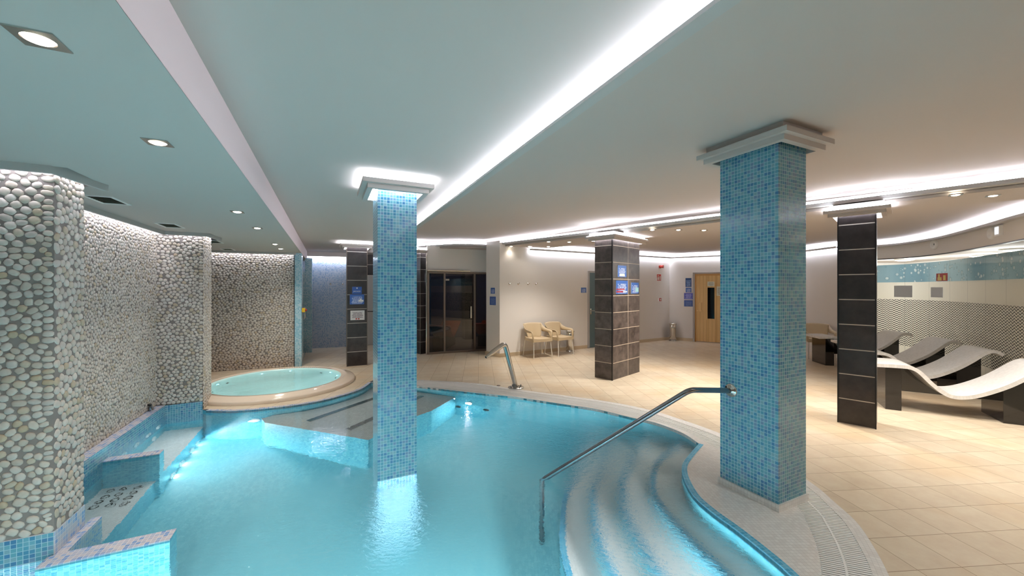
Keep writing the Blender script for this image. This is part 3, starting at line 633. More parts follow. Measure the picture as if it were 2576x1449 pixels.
# near column: front face and side face
f0 = V2(C1, BB, -0.62)
mb = MB(); mb.pbox(f0, BB, AA, 0.62, 0.32, 0.135, PT, 0)
pc = pebbles_on([(f0, BB, (AA[0] * -1, AA[1] * -1), 0.62, 0.135, PT, 0.064, 0.044, 8), (C1, AA, BB, 0.32, 0.135, PT, 0.05, 0.05, 9)], 'pebble_column', mb)
tag(pc, 'nearest pebble clad column at the left edge beside the pool corner', 'column')
bm_ = MB(); bm_.pbox(V2(V2(f0, BB, -0.3), AA, -0.006), BB, AA, 0.926, 0.332, -1.0, 0.135, 0); put(bm_.build('tiled_base', M['mosaic_l'], bevel=0.003), pc)['label'] = 'lilac and blue mosaic base'
mb = MB(); mb.pbox(V2(C1, BB, -0.9), BB, (-AA[0], -AA[1]), 0.9, 0.0078, -1.0, 0.13, 0); put(mb.build('tiled_face', M['mosaic'], None), pc)
# far column
k2l = V2(LP1, LN, 0.10)
f2 = V2(K2, BB, -0.52)
mb = MB(); mb.pbox(f2, BB, AA, 0.52, 0.42, 0.10, PT, 0)
pc2 = pebbles_on([(f2, BB, (-AA[0], -AA[1]), 0.52, 0.115, PT, 0.050, 0.044, 12), (K2, AA, BB, 0.42, 0.0, PT, 0.048, 0.044, 13)], 'pebble_column', mb)
tag(pc2, 'pebble clad column between the pool bench and the whirlpool', 'column')
# light slots above the pebble faces
def slot(pts, nrm_side, label, name='led_strip'):
    a = side(pts, 0.035 * nrm_side); b = side(pts, 0.085 * nrm_side); mbx = MB(); c = side(pts, 0.10 * nrm_side); d = side(pts, 0.125 * nrm_side)
    mbx.band(c, d, SOF - 0.045, SOF + 0.09, 0); struct(mbx.build('trim_10', M['grey']))
    mbx = MB(); mbx.strip(side(pts, -0.02 * nrm_side), d, SOF + 0.09, SOF + 0.09, 0, False); struct(mbx.build('trim_11', M['paint']))
    return ledstrip(name, [(a, b, SOF + 0.035, SOF + 0.035)], label)
slot([WL(-2.0), WL(5.15)], 1, 'light strip hidden along the top of the long pebble wall')
slot([V2(NB0, NBU, -0.2), V2(NB1, NBU, 0.05)], 1, 'light strip along the top of the pebble wall behind the whirlpool')
slot([V2(f0, BB, -0.4), C1, V2(C1, AA, 0.33)], 1, 'light strip round the top of the nearest pebble column')
slot([f2, K2, V2(K2, AA, 0.42)], 1, 'light strip round the top of the pebble column by the whirlpool')
# ============================================================ THINGS
# ------------------------------------------------------------ pillars with stepped capitals
def capital(root, P, u, v, lu, lv, zc, lit=True):
    m = MB(); m.frame(P, u, v, lu, lv, 0.075, -0.01, zc - 0.058, zc + 0.004, 0); put(m.build('capital_neck', M['paint'], bevel=0.002), root)
    m = MB(); m.frame(P, u, v, lu, lv, 0.13, 0.0 + 0.045, zc - 0.096, zc - 0.058, 0); put(m.build('capital_slab', M['paint'], bevel=0.002), root)
    m = MB(); m.frame(P, u, v, lu, lv, 0.09, 0.045, zc - 0.136, zc - 0.096, 0); put(m.build('capital_slab', M['paint'], bevel=0.002), root)
    if lit:
        R = lambda o: [V2(V2(P, u, -o), v, -o), V2(V2(P, u, lu + o), v, -o), V2(V2(P, u, lu + o), v, lv + o), V2(V2(P, u, -o), v, lv + o)]
        m = MB(); a, b = R(0.092), R(0.112); m.strip(a + [a[0]], b + [b[0]], zc - 0.052, zc - 0.052, 0, False)
        a, b = R(0.006), R(0.040); m.strip(a + [a[0]], b + [b[0]], zc - 0.085, zc - 0.085, 0, False)
        put(m.build('capital_light', M['led2']), root)
    else:
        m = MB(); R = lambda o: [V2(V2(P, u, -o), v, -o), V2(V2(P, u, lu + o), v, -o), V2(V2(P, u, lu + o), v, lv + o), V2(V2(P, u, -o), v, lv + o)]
        a, b = R(0.0), R(0.05); m.strip(a + [a[0]], b + [b[0]], zc - 0.09, zc - 0.09, 0, False); put(m.build('capital_gap_shade', M['dark']), root)  # dark sheet stands in for the shade inside the unlit capital
def pillar(name, label, P, u, v, lu, lv, z0, zc, mat, lit=True, uoff=0.0):
    r = thing(name, label, 'pillar', (P[0], P[1], z0))
    C = [P, V2(P, v, lv), V2(V2(P, u, lu), v, lv), V2(P, u, lu)]     # corner, along v, round
    m = MB()
    for a, b in ((0, 1), (1, 2), (2, 3), (3, 0)):
        w = math.dist(C[a], C[b]); p, q = C[a], C[b]
        uo = uoff if (a, b) != (3, 0) else 0.0; ua, ub = (0, w) if (a, b) == (0, 1) else (w, 0)
        if (a, b) == (3, 0): ua, ub = w, 0
        m.quad([(*p, z0), (*q, z0), (*q, zc), (*p, zc)], 0, [(ua + .002, z0), (ub + .002, z0), (ub + .002, zc), (ua + .002, zc)])
    put(m.build('shaft', mat), r); capital(r, P, u, v, lu, lv, zc, lit); return r
# big blue pillar
PB = (1.9617, 2.840)
pil = pillar('mosaic_pillar', 'large blue mosaic pillar with unlit capital and handrail, on the white platform', PB, AA, BB, 0.4655, 0.356, 0.0, MC, M['mosaic'], lit=False)
m = MB(); m.frame(PB, AA, BB, 0.4655, 0.356, 0.014, -0.004, 0.0, 0.055, 0); put(m.build('plinth', M['mosaic_w'], bevel=0.003), pil)['label'] = 'white mosaic plinth'
# blue pillar in the water
PF = (-1.165, 3.343)
pillar('mosaic_pillar', 'blue mosaic pillar standing in the pool water with glowing capital', PF, AA, BB, 0.37, 0.336, ZB, LC, M['mosaic'])
# slate pillars
def trims(root, P, dirs, zc, w=0.012, mat='blackm'):
    for (a, d) in dirs: m = MB(); m.pbox(V2(V2(P, a[0], a[1]), d[0], d[1]), AA, BB, w, w, 0.0, zc - 0.1, 0)
PM = (1.788, 6.869)
pm = pillar('slate_pillar', 'broad grey slate pillar carrying three blue notices, in the middle of the room', PM, CC, DD, 0.366, 1.0, 0.0, S1, M['slate_m'])
m = MB(); m.pbox(V2(V2(PM, CC, -0.006), DD, -0.006), CC, DD, 0.02, 0.02, 0.0, S1 - 0.12, 0); put(m.build('corner_trim', M['blackm']), pm)
PR = V2((4.247, 4.502), CC, 0.0)
pr = pillar('slate_pillar', 'black slate pillar in front of the heated loungers', PR, CC, DD, 0.338, 0.333, 0.0, S1, M['slate'])
for q in (PR, V2(PR, CC, 0.338)):
    m = MB(); m.pbox(V2(V2(q, CC, -0.007), DD, -0.006), CC, DD, 0.014, 0.014, 0.0, S1 - 0.12, 0); put(m.build('corner_trim', M['blackm']), pr)
PJ = (-3.462, 8.083)
pj = pillar('slate_pillar', 'black slate pillar with the whirlpool notices, behind the pool', PJ, AA, BB, 0.36, 0.40, 0.0, LC, M['slate'])
for q in (PJ, V2(PJ, BB, 0.40)):
    m = MB(); m.pbox(V2(V2(q, AA, -0.006), BB, -0.006), AA, BB, 0.012, 0.012, 0.0, LC - 0.15, 0); put(m.build('corner_trim', M['bronze']), pj)
PK = (-2.282, 9.584)
pk = pillar('slate_pillar', 'black slate pillar at the left end of the smoked glass front', PK, CC, DD, 0.30, 0.19, 0.0, S1, M['slate'])
m = MB(); m.tube([(-2.122, 9.56, 0.0), (-2.122, 9.56, S1 - 0.13)], 0.018); put(m.build('chrome_edge', M['chrome']), pk)

# ------------------------------------------------------------ drain grating
m = MB(); N2 = 400; go, gi = resample(GO, N2), resample(GI, N2)
go_, gi_ = resample(GO, 5 * N2), resample(GI, 5 * N2)
for k in range(N2):
    i = 5 * k
    if i + 3 >= 5 * N2: break
    a, b, c2, d = go_[i], go_[i + 3], gi_[i + 3], gi_[i]
    f = 0.92
    V = [(*a, -0.006), (*b, -0.006), (*c2, -0.006), (*d, -0.006), (*a, 0.001), (*b, 0.001), (*c2, 0.001), (*d, 0.001)]
    m.add(V, [(4, 7, 6, 5), (0, 1, 5, 4), (1, 2, 6, 5), (2, 3, 7, 6), (3, 0, 4, 7)], [[(0, 0)] * 4] * 5, 0)
gr = m.build('drain_grating', M['white']); tag(gr, 'white slatted overflow grating that curves round the pool edge', 'grating')
mid = [((a[0] + b[0]) / 2, (a[1] + b[1]) / 2) for a, b in zip(GO, GI)]
m = MB(); m.band(side(mid, 0.006), side(mid, -0.006), -0.02, 0.003, 0); put(m.build('grating_rib', M['white']), gr)
tag(bpy.data.objects['drain_channel'], kind='structure')

# ------------------------------------------------------------ handrails
fz = zat(982, 3.175)
hr = thing('handrail', 'steel handrail from the big blue pillar down into the pool steps', 'handrail', (1.80, 3.175, fz))
bz = zat(981, 2.967)
m = MB(); P3 = [(1.795, 3.172, fz), (1.70, 3.127, fz + 0.004), (1.43, 2.998, bz - 0.004), (1.367, 2.967, bz), (1.30, 2.995, bz - 0.045), (0.295, 3.406, -0.03), (-0.02, 3.535, -0.30), (-0.05, 3.55, -0.40), (-0.05, 3.55, ZB)]
def rounded(pts, r=0.06, n=6):
    out = [Vector(pts[0])]
    for i in range(1, len(pts) - 1):
        a, b, c = Vector(pts[i - 1]), Vector(pts[i]), Vector(pts[i + 1]); d = min(r, (b - a).length * .45, (c - b).length * .45)
        p, q = b + (a - b).normalized() * d, b + (c - b).normalized() * d
        for k in range(n + 1): t = k / n; out.append((1 - t) ** 2 * p + 2 * t * (1 - t) * b + t * t * q)
    out.append(Vector(pts[-1])); return out
m.tube(rounded([(1.795, 3.172, fz), (1.367, 2.967, bz), (0.285, 3.410, -0.04), (0.265, 3.418, -0.075), (0.265, 3.418, ZB)], 0.05), 0.0215, 18); put(m.build('rail', M['steel_d']), hr)
m = MB(); m.lathe([(0.0, 0.0), (0.054, 0.0), (0.056, 0.006), (0.048, 0.014), (0.03, 0.018), (0.023, 0.03), (0.0215, 0.03)], (1.807, 3.178, fz), 28, axis=(-BB[0], -BB[1], 0)); put(m.build('wall_flange', M['chrome']), hr)
wc = thing('water_spout', 'bent steel water spout standing on the deck at the far pool edge', 'water spout', (0.066, 6.389, 0))
m = MB(); T = [(0.066, 6.389, 0.0), (-0.118, 6.19, zat(864, 6.19)), (-0.40, 5.90, zat(899, 5.90))]
tp = rounded(T, 0.07, 8); n = len(tp); rr = [0.044] * n
for k in range(n): rr[k] = 0.040 if k < n - 1 else 0.021
tp2 = tp[:-1] + [tp[-2].lerp(tp[-1], 0.55), tp[-1]]; m.tube(tp2, [0.040] * (n - 1) + [0.038, 0.020], 20); put(m.build('spout_tube', M['steel']), wc)
m = MB(); m.disc(tp[-1] + (tp[-1] - tp[-2]).normalized() * 0.001, 0.014, 16, 0, tuple(tp[-1] - tp[-2])); put(m.build('nozzle_mouth', M['dark']), wc)
m = MB(); m.lathe([(0.0, 0.012), (0.125, 0.012), (0.13, 0.008), (0.13, 0.0), (0.0, 0.0)], (0.066, 6.389, 0.001), 36); fgl = put(m.build('base_flange', M['steel']), wc)
for k in range(4):
    a = 0.6 + k * math.pi / 2; m = MB(); m.lathe([(0.0, 0.03), (0.008, 0.03), (0.009, 0.012), (0.009, 0.0)], (0.066 + 0.10 * math.cos(a), 6.389 + 0.10 * math.sin(a), 0.01), 8); put(m.build('bolt', M['steel_d']), wc)
m = MB(); p = fl(1254, 970); m.lathe([(0, 0.006), (0.025, 0.006), (0.034, 0.002), (0.034, 0)], (*p, 0.0005), 20); tag(m.build('floor_fitting', M['bronze']), 'small round metal floor cap beside the water spout', 'floor cap')

# ------------------------------------------------------------ recessed ceiling lamps and vents
def downlight():
    r = thing('recessed_spotlight', 'spot', 'spotlight')
    m = MB(); s = 0.052; R = 0.037; n = 24
    sq = []; ci = []
    for k in range(n):
        a = 2 * math.pi * k / n; c, s_ = math.cos(a), math.sin(a); q = s / max(abs(c), abs(s_)); sq.append((c * q, s_ * q, -0.004)); ci.append((c * R, s_ * R, -0.0045))
    up = [(x, y, 0.004) for x, y, z in sq]
    m.grid([up, sq, ci], 0, False, cu=True); put(m.build('trim_plate', M['steel']), r)
    m = MB(); m.lathe([(0.0, -0.012), (0.02, -0.0105), (0.031, -0.006), (0.0365, 0.0)], (0, 0, 0), 20); put(m.build('lens', M['lens']), r)
    return r
spot_d = bpy.data.lights.new('spot_beam', 'SPOT'); spot_d.energy = SPOT_W; spot_d.color = (1.0, 0.925, 0.83); spot_d.spot_size = math.radians(118); spot_d.spot_blend = 0.85; spot_d.shadow_soft_size = 0.03
def spot_on(root, e=None):
    d = spot_d
    if e: d = spot_d.copy(); d.energy = e
    o = bpy.data.objects.new('spot_beam', d); COL.objects.link(o); o.parent = root; o.location = (0, 0, -0.02)
dl = downlight(); first = True
LOW = [((97, 97), 'nearest recessed spotlight in the low left ceiling'), ((397, 358), 'second recessed spotlight of the low left ceiling, counted from the camera'), ((597, 532.5), 'third recessed spotlight of the low left ceiling, counted from the camera'), ((647.5, 573.5), 'fourth recessed spotlight of the low left ceiling, counted from the camera'), ((692, 614), 'recessed spotlight above the whirlpool, left one of the far close pair'), ((706, 625.5), 'farthest recessed spotlight of the low left ceiling, right one of the close pair')]
HI = [((1286, 619.5), 'recessed spotlight nearest to the white pier, over the chairs'), ((1332, 619.5), 'recessed spotlight second from the white pier in the back row'), ((1380, 608), 'upper recessed spotlight above the white chairs, left of the pair'), ((1379.5, 620), 'lower recessed spotlight close to the white wall with the hooks'), ((1432, 608.5), 'recessed spotlight just left of the broad slate pillar'), ((1641, 578), 'recessed spotlight just right of the broad slate pillar, first of three in a row'), ((1706.5, 578), 'middle recessed spotlight of the three between the slate and blue pillars'), ((1770.6, 579), 'recessed spotlight just left of the big blue pillar, last of three in a row'), ((2404, 490), 'left recessed spotlight of the two above the loungers'), ((2498, 492), 'right recessed spotlight of the two above the loungers')]
LOW += [((-0.98, 0.33), 'recessed spotlight in the low left ceiling just behind the nearest visible one'), ((-0.6, -0.5), 'recessed spotlight in the low left ceiling behind the viewpoint')]  # extra spots behind the view, added to warm the left side
HI += [((3.85, 5.65), 'recessed spotlight in the soffit hidden behind the big blue pillar'), ((4.14, 5.02), 'recessed spotlight in the soffit hidden behind the head of the black pillar'), ((5.3, 3.0), 'recessed spotlight in the soffit beyond the right edge of the photo'), ((5.0, 0.9), 'recessed spotlight in the soffit at the right of the viewpoint'), ((6.05, 4.25), 'recessed spotlight over the loungers, just beyond the right edge of the photo'), ((5.75, 3.3), 'recessed spotlight near the patterned glazing, farther beyond the right edge')]  # added spots to brighten deck and loungers
NEAR = [((0.9, -0.7), 'recessed spotlight in the ceiling behind the viewpoint, middle one'), ((2.3, 0.2), 'recessed spotlight in the ceiling right of the viewpoint'), ((2.9, 1.5), 'recessed spotlight in the ceiling above the right edge of the view')]  # invented spots near the viewpoint, added to brighten steps and near deck
for lst, z, rz, g in ((NEAR, MC, math.atan2(AA[1], AA[0]), 'added spotlights in the high ceiling'), (LOW, SOF, math.atan2(AA[1], AA[0]), 'spotlights in the low left ceiling'), (HI, S1, math.atan2(CC[1], CC[0]), 'spotlights in the soffit over the deck')):
    for (px, lab) in lst:
        p = fl(*px, z) if px[1] > 20 else px; loc = (p[0], p[1], z + (0.0))
        if first: o = dl; o.location = loc; o.rotation_euler = (0, 0, rz); o['label'] = lab; o['group'] = g; first = False
        else: o = dup(dl, loc, rz, lab, g)
for o in [o for o in COL.objects if o.name.startswith('recessed_spotlight')]: spot_on(o, SPOT_W * (0.60 if o.location.z < 2.5 else 0.04 if o.location.y > 9 else 0.60 if o.location.y < 2 and o.location.x < 3.5 else 2.0 if 3.6 < o.location.x < 4.5 else 1.05 if o.location.x > 3.6 else 1.0))
def vent():
    r = thing('ceiling_vent', 'vent', 'vent'); m = MB(); w, h = 0.15, 0.075
    m.frame((-w, -h), (1, 0), (0, 1), 2 * w, 2 * h, 0.022, 0.0, -0.006, 0.002, 0); put(m.build('frame', M['white'], bevel=0.001), r)
    m = MB(); m.quad([(-w, -h, 0.001), (-w, h, 0.001), (w, h, 0.001), (w, -h, 0.001)]); m.f[-1] = m.f[-1][::-1]; m.quad([(-w, -h, -0.0005), (w, -h, -0.0005), (w, h, -0.0005), (-w, h, -0.0005)]); put(m.build('duct', M['dark']), r)
    for k in range(8):
        y = -w + (k + 0.5) * 2 * w / 8; m = MB(); m.box((y - 0.010, -h, -0.005), (0.016, 0, 0.003), (0, 2 * h, 0), (0, 0, 0.002)); put(m.build('slat', M['vent']), r)
    return r
vt = vent(); VL = [((270, 503), 'nearest ceiling vent, beside the nearest pebble column'), ((428, 567), 'ceiling vent above the corner of the far pebble column'), ((573, 627), 'ceiling vent close to the pebble wall behind the whirlpool'), ((538, 608), 'ceiling vent just right of the far pebble column head')]
for k, (px, lab) in enumerate(VL):
    p = fl(*px, SOF); rz = math.atan2(AA[1], AA[0])
    if k == 0: vt.location = (*p, SOF); vt.rotation_euler = (0, 0, rz); vt['label'] = lab; vt['group'] = 'vents in the low left ceiling'
    else: dup(vt, (*p, SOF), rz, lab, 'vents in the low left ceiling')

# ------------------------------------------------------------ underwater lamps and jets
def poollamp():
    r = thing('pool_lamp', 'lamp', 'pool lamp'); m = MB()
    m.lathe([(0.0, 0.0), (0.12, 0.0), (0.135, 0.012), (0.12, 0.02), (0.10, 0.02)], (0, 0, 0), 28, axis=(0, 1, 0)); put(m.build('lamp_ring', M['chrome']), r)
    m = MB(); m.lathe([(0.10, 0.018), (0.06, 0.024), (0.0, 0.026)], (0, 0, 0), 24, axis=(0, 1, 0)); put(m.build('lens', M['poolens']), r); return r
pool_l = bpy.data.lights.new('pool_glow', 'AREA'); pool_l.shape = 'DISK'; pool_l.size = 0.2; pool_l.energy = POOL_W; pool_l.color = (1.0, 0.99, 0.97)
pl_ = poollamp(); PLS = [((-1.9, -0.02), 0.0), ((-0.9, 0.03), 0.0), ((0.15, 0.42), 0.1), ((0.62, 0.80), -0.15), ((1.13, 1.40), 0.15)]  # unseen lamps added to light the pool, the last one for the steps
for k, (p, rz) in enumerate(PLS):
    lab = 'round underwater lamp added unseen in the near pool wall below the viewpoint'
    loc = (p[0], p[1], -0.62 if k < 4 else -0.22)
    if k == 0: r = pl_; r.location = loc; r.rotation_euler = (0, 0, rz); r['label'] = lab; r['group'] = 'added lamps in the near pool wall'
    else: r = dup(pl_, loc, rz, lab, 'added lamps in the near pool wall')
for r in [o for o in COL.objects if o.name.startswith('pool_lamp')]:
    pd = pool_l
    if r.location.z > -0.4: pd = pool_l.copy(); pd.energy = POOL_W * 0.8
    o = bpy.data.objects.new('pool_glow', pd); COL.objects.link(o); o.parent = r; o.location = (0, 0.05, 0); o.rotation_euler = (math.radians(74), 0, 0)
jet_l = bpy.data.lights.new('added_jet_light', 'AREA'); jet_l.shape = 'DISK'; jet_l.size = 0.10; jet_l.energy = 12.0; jet_l.color = (1.0, 0.99, 0.97)  # area light added in the white jets to even out the pool light
M['jetlit'] = emis('added_jet_glow', (225, 248, 250), 1.1)  # glow added to the nozzles of those jets
def jet(name, label, P, z, nrm, r=0.05, mat='white', group=None, lit=False):
    t = thing(name, label, 'pool jet', (*P, z), 0, group)
    m = MB(); m.lathe([(0.0, 0.012), (r * .35, 0.012), (r * .45, 0.005), (r * .9, 0.008), (r, 0.003), (r, 0.0)], (*P, z), 24, axis=(*nrm, 0)); put(m.build('jet_face', M[mat]), t)
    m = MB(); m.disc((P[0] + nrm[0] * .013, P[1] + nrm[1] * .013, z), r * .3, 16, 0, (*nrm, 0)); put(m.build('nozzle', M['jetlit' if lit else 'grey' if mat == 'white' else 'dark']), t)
    if lit:
        o = bpy.data.objects.new('added_jet_light', jet_l); COL.objects.link(o); o.location = (P[0] + nrm[0] * 0.03, P[1] + nrm[1] * 0.03, z); o.rotation_euler = Vector((-nrm[0], -nrm[1], 0.45)).to_track_quat('Z', 'Y').to_euler(); put(o, t)
    return t
NWL = (-LN[0], -LN[1])
Gj = 'white jets in the left pool wall above the bench'
names = ['second from the far corner', 'third from the far corner', 'lower one beside the third', 'nearest to the divider']
for (px, py), nm in zip([(397.5, 1074), (372, 1095), (386, 1104), (342, 1119), (309, 1144)], ['first white jet in the left pool wall, by the far pebble column', 'second white jet from the far pebble column in the left pool wall', 'lower white jet close to the bench seat in the left pool wall', 'fourth white jet along the left pool wall toward the divider', 'last white jet in the left pool wall, right behind the divider']):
    ez = None
    # find depth on the wall plane where the refracted sight line meets it
    best = min((abs((fw(px, py, z)[0] - LX(fw(px, py, z)[1]))), z) for z in [(-0.06 - 0.01 * k) for k in range(60)]); p = fw(px, py, best[1]); jet('pool_jet', nm, V2((LX(p[1]), p[1]), LN, -0.002), best[1], NWL, 0.065, group=Gj)
bn_ = (bu[1], -bu[0])
for (px, py), nm in zip([(496, 1115), (481.5, 1133), (457, 1166), (433.5, 1196)], ['farthest white jet in the front of the submerged left bench', 'second white jet from the far end in the front of the left bench', 'third white jet from the far end in the front of the left bench', 'nearest white jet in the front of the left bench, by the divider']):
    best = None
    for k in range(80):
        z = -0.72 - 0.005 * k; q = fw(px, py, z); dd = (q[0] - bf[2][0]) * bn_[0] + (q[1] - bf[2][1]) * bn_[1]
        if best is None or abs(dd) < best[0]: best = (abs(dd), z, q, dd)
    jet('pool_jet', nm, V2(best[2], bn_, -best[3] + 0.002), best[1], bn_, 0.065, group='white jets in the bench front', lit=True)
jet('pool_jet', 'single white jet in the mosaic wall below the whirlpool', (-3.50, 5.235), -0.42, (0.19, -0.98), 0.075, lit=True)
for (px, py), nm, mt, dz in zip([(1143.7, 1000.6), (1187, 1013), (1156, 1022), (1223, 1031), (1290, 1041)], ['white jet under the corner of the far submerged bench', 'white jet in the far pool wall left of the water spout', 'dark inlet under the far bench corner', 'dark inlet in the far pool wall, left of the reflection of the spout', 'dark inlet in the far pool wall, right of the spout reflection'], ['white', 'white', 'blackm', 'blackm', 'blackm'], [0, 0, 0, 0, 0]):
    best = None
    for k in range(100):
        z = -0.06 - 0.01 * k; q = fw(px, py, z)
        for j in range(len(far_s) - 1):
            d = math.dist(q, far_s[j])
            if best is None or d < best[0]: best = (d, z, far_s[j], unit(far_s[j], far_s[j + 1]))
    u_ = best[3]; nn = (-u_[1], u_[0]); nn = nn if nn[1] < 0 else (-nn[0], -nn[1])
    jet('pool_jet' if mt == 'white' else 'pool_inlet', nm, V2(best[2], nn, 0.012), best[1], nn, 0.05, mt, lit=(mt == 'white'))
# air holes in the bench seat
hp = [[(279, 1234), (311, 1229), (347, 1226)], [(264, 1250), (297, 1244), (335.5, 1239)], [(249, 1263), (289, 1257.5), (324, 1252)], [(235.5, 1276.5), (276, 1271), (313, 1267)]]
kk = 0
for r_, row in enumerate(hp):
    for c_, (px, py) in enumerate(row):
        p = fw(px, py, -0.695); t = MB(); t.lathe([(0.020, 0.002), (0.023, 0.006), (0.029, 0.006), (0.031, 0.0)], (*p, -0.699), 20)
        o = t.build('air_jet', M['blackm']); tag(o, 'dark ring jet in the bench seat, %s row from divider, %s' % (['first', 'second', 'third', 'fourth'][r_], ['by the wall', 'middle', 'front edge'][c_]), 'air jet', 'ring jets in the left bench seat')
# steel air bars on the far bench
def bar(label, a, b):
    u = unit(a, b); nrm = (-u[1], u[0]); m = MB(); m.pbox(V2(a, nrm, -0.045), u, nrm, math.dist(a, b), 0.09, -0.279, -0.262, 0); tag(m.build('air_bar', M['steel'], bevel=0.004), label, 'air bar')
bar('long steel air bar on the far white bench, nearer the whirlpool', (-2.69, 5.09), (-2.02, 6.45)); bar('long steel air bar on the far white bench, passing behind the blue pillar', (-2.04, 4.80), (-1.46, 6.25))
# small tap at the pebble wall
tz = 0.117; p = V2((LX(4.83), 4.83), LN, 0.075); t = thing('wall_tap', 'small dark tap on the ledge at the foot of the pebble wall', 'tap', (*p, tz))
m = MB(); m.tube(rounded([(p[0], p[1], tz), (p[0], p[1], tz + 0.06), (p[0] + 0.05, p[1] - 0.02, tz + 0.065), (p[0] + 0.06, p[1] - 0.02, tz + 0.02)], 0.02), 0.012, 10); put(m.build('tap_body', M['steel_d']), t)
m = MB(); m.lathe([(0.0, 0.03), (0.02, 0.028), (0.02, 0.012), (0.0, 0.01)], (p[0], p[1], tz + 0.06), 10); put(m.build('tap_knob', M['blackm']), t)

# ------------------------------------------------------------ whirlpool
wp = thing('whirlpool', 'round cream whirlpool tub with bubbling pale water beside the pebble wall', 'whirlpool', (*PC, 0))
R0 = 1.215
m = MB(); m.lathe([(R0, 0.0), (R0, 0.035), (R0 - 0.012, 0.052), (R0 - 0.05, 0.060), (R0 - 0.11, 0.080), (R0 - 0.13, 0.088), (1.06, 0.092), (1.045, 0.086)], (*PC, 0.001), 96); put(m.build('rim', M['cream']), wp)
m = MB(); m.lathe([(1.045, 0.086), (0.985, 0.080)], (*PC, 0.001), 96)
put(m.build('overflow_ring', M['cream']), wp)
for k in range(96):
    pass
SL = [2 * math.pi * k / 150 for k in range(150)]; SL = [a for a in SL if math.radians(62) < a < math.radians(122) or math.radians(228) < a < math.radians(328)]
for a in SL:
    ca, sa = math.cos(a), math.sin(a); m = MB(); m.box((PC[0] + 0.995 * ca - 0.006 * sa, PC[1] + 0.995 * sa + 0.006 * ca, 0.0835), (0.045 * ca, 0.045 * sa, 0.005), (0.011 * sa, -0.011 * ca, 0), (0, 0, 0.001))
    put(m.build('overflow_slot', M['bronze']), wp)
m = MB(); m.lathe([(0.985, 0.080), (0.965, 0.060), (0.94, -0.02), (0.90, -0.22), (0.80, -0.30), (0.62, -0.32), (0.58, -0.52), (0.0, -0.56)], (*PC, 0.001), 96); put(m.build('shell', M['spaw']), wp)
m = MB(); m.disc((*PC, 0.060), 0.968, 96); sw = put(m.build('spa_water', M['spawater']), wp); sw['label'] = 'pale bubbling spa water'
for k, (px, py) in enumerate([(659, 942), (730, 935), (555, 968), (570, 977), (826, 939), (815, 949.5)]):
    p = Vector((*fl(px, py, 0.03), 0)) - Vector((*PC, 0)); p = p.normalized() * 0.925
    m = MB(); m.lathe([(0.0, 0.012), (0.012, 0.008), (0.016, 0.0)], (PC[0] + p.x, PC[1] + p.y, -0.03), 12, axis=tuple(-p)); put(m.build('spa_led', M['jetl']), wp)
for k, (px, py) in enumerate([(593, 961.5), (790, 940), (543, 982), (557, 987.5), (841, 948), (833, 954.5)]):
    p = Vector((*fl(px, py, 0.03), 0)) - Vector((*PC, 0)); p = p.normalized() * 0.90
    m = MB(); m.lathe([(0.0, 0.02), (0.02, 0.014), (0.03, 0.0)], (PC[0] + p.x, PC[1] + p.y, -0.16), 12, axis=tuple(-p)); put(m.build('spa_nozzle', M['blackm']), wp)
sp = bpy.data.lights.new('added_spa_light', 'AREA'); sp.shape = 'DISK'; sp.size = 0.22; sp.energy = 9.0; sp.color = (0.9, 1.0, 0.98)  # hidden area lights added to brighten the tub
for ang in (-1.9, -1.2, -0.5):
    o = bpy.data.objects.new('added_spa_light', sp); COL.objects.link(o); o.location = (PC[0] + 0.86 * math.cos(ang), PC[1] + 0.86 * math.sin(ang), -0.14)
    o.rotation_euler = (math.radians(80), 0, ang + math.pi / 2); put(o, wp)
for k, zx in enumerate((438, 490, 543)):
    p = fl(500 + zx / 5.367, 900 + (242 - (zx - 438) * 0.2) / 5.367); m = MB(); m.box((p[0] - 0.03, p[1] - 0.012, 0.0), (0.055, 0.022, 0), (-0.01, 0.025, 0), (0, 0, 0.004)); tag(m.build('air_button', M['bronze']), ['left', 'middle', 'right'][k] + ' one of the three dark air controls behind the whirlpool rim', 'control')

# ------------------------------------------------------------ signs
S_BLUE = signmat('notice_blue', (44, 84, 158), (196, 206, 232), 9, 1.0, (66, 108, 182)); S_NAVY = signmat('notice_navy', (22, 58, 110), (150, 176, 214), 9, 2.0)
S_VIO = signmat('notice_violet', (70, 76, 164), (176, 178, 226), 6, 3.0, (92, 98, 182)); S_DENSE = signmat('notice_dense', (60, 84, 146), (120, 140, 190), 14, 4.0, (74, 98, 160))
S_WHITE = signmat('notice_white', (226, 220, 220), (120, 104, 116), 15, 5.0, None, 0.08, 0.35, 0.84, 0.22)
S_PLAIN = plain('notice_plain_blue', (46, 86, 160), 0.3)
def plate(name, label, px0, px1, py0, py1, A, B, mat, cat='notice', d=0.006, group=None):
    a, b = hit(px0, A, B), hit(px1, A, B); u = unit(a, b); n = (u[1], -u[0]); Yc = (a[1] + b[1]) / 2; z1, z0 = zat(py0, Yc), zat(py1, Yc); w = math.dist(a, b)
    m = MB(); m.pbox(V2(a, n, 0.0005), u, n, w, d, z0, z1, 1); a2 = V2(a, n, d + 0.0012); b2 = V2(b, n, d + 0.0012)
    m.quad([(*a2, z0), (*b2, z0), (*b2, z1), (*a2, z1)], 0, [(0, 0), (1, 0), (1, 1), (0, 1)])
    o = m.build(name, [mat, M['white']]); tag(o, label, cat, group); o['_'] = 0; del o['_']
    return o, (a2, u, n, w, z0, z1)
def onplate(o, fr, name, u0, u1, v0, v1, mat):
    a, u, n, w, z0, z1 = fr; m = MB(); p = V2(V2(a, u, u0 * w), n, 0.0002); m.pbox(p, u, n, (u1 - u0) * w, 0.001, z0 + (z1 - z0) * v0, z0 + (z1 - z0) * v1, 0); return put(m.build(name, mat), o)
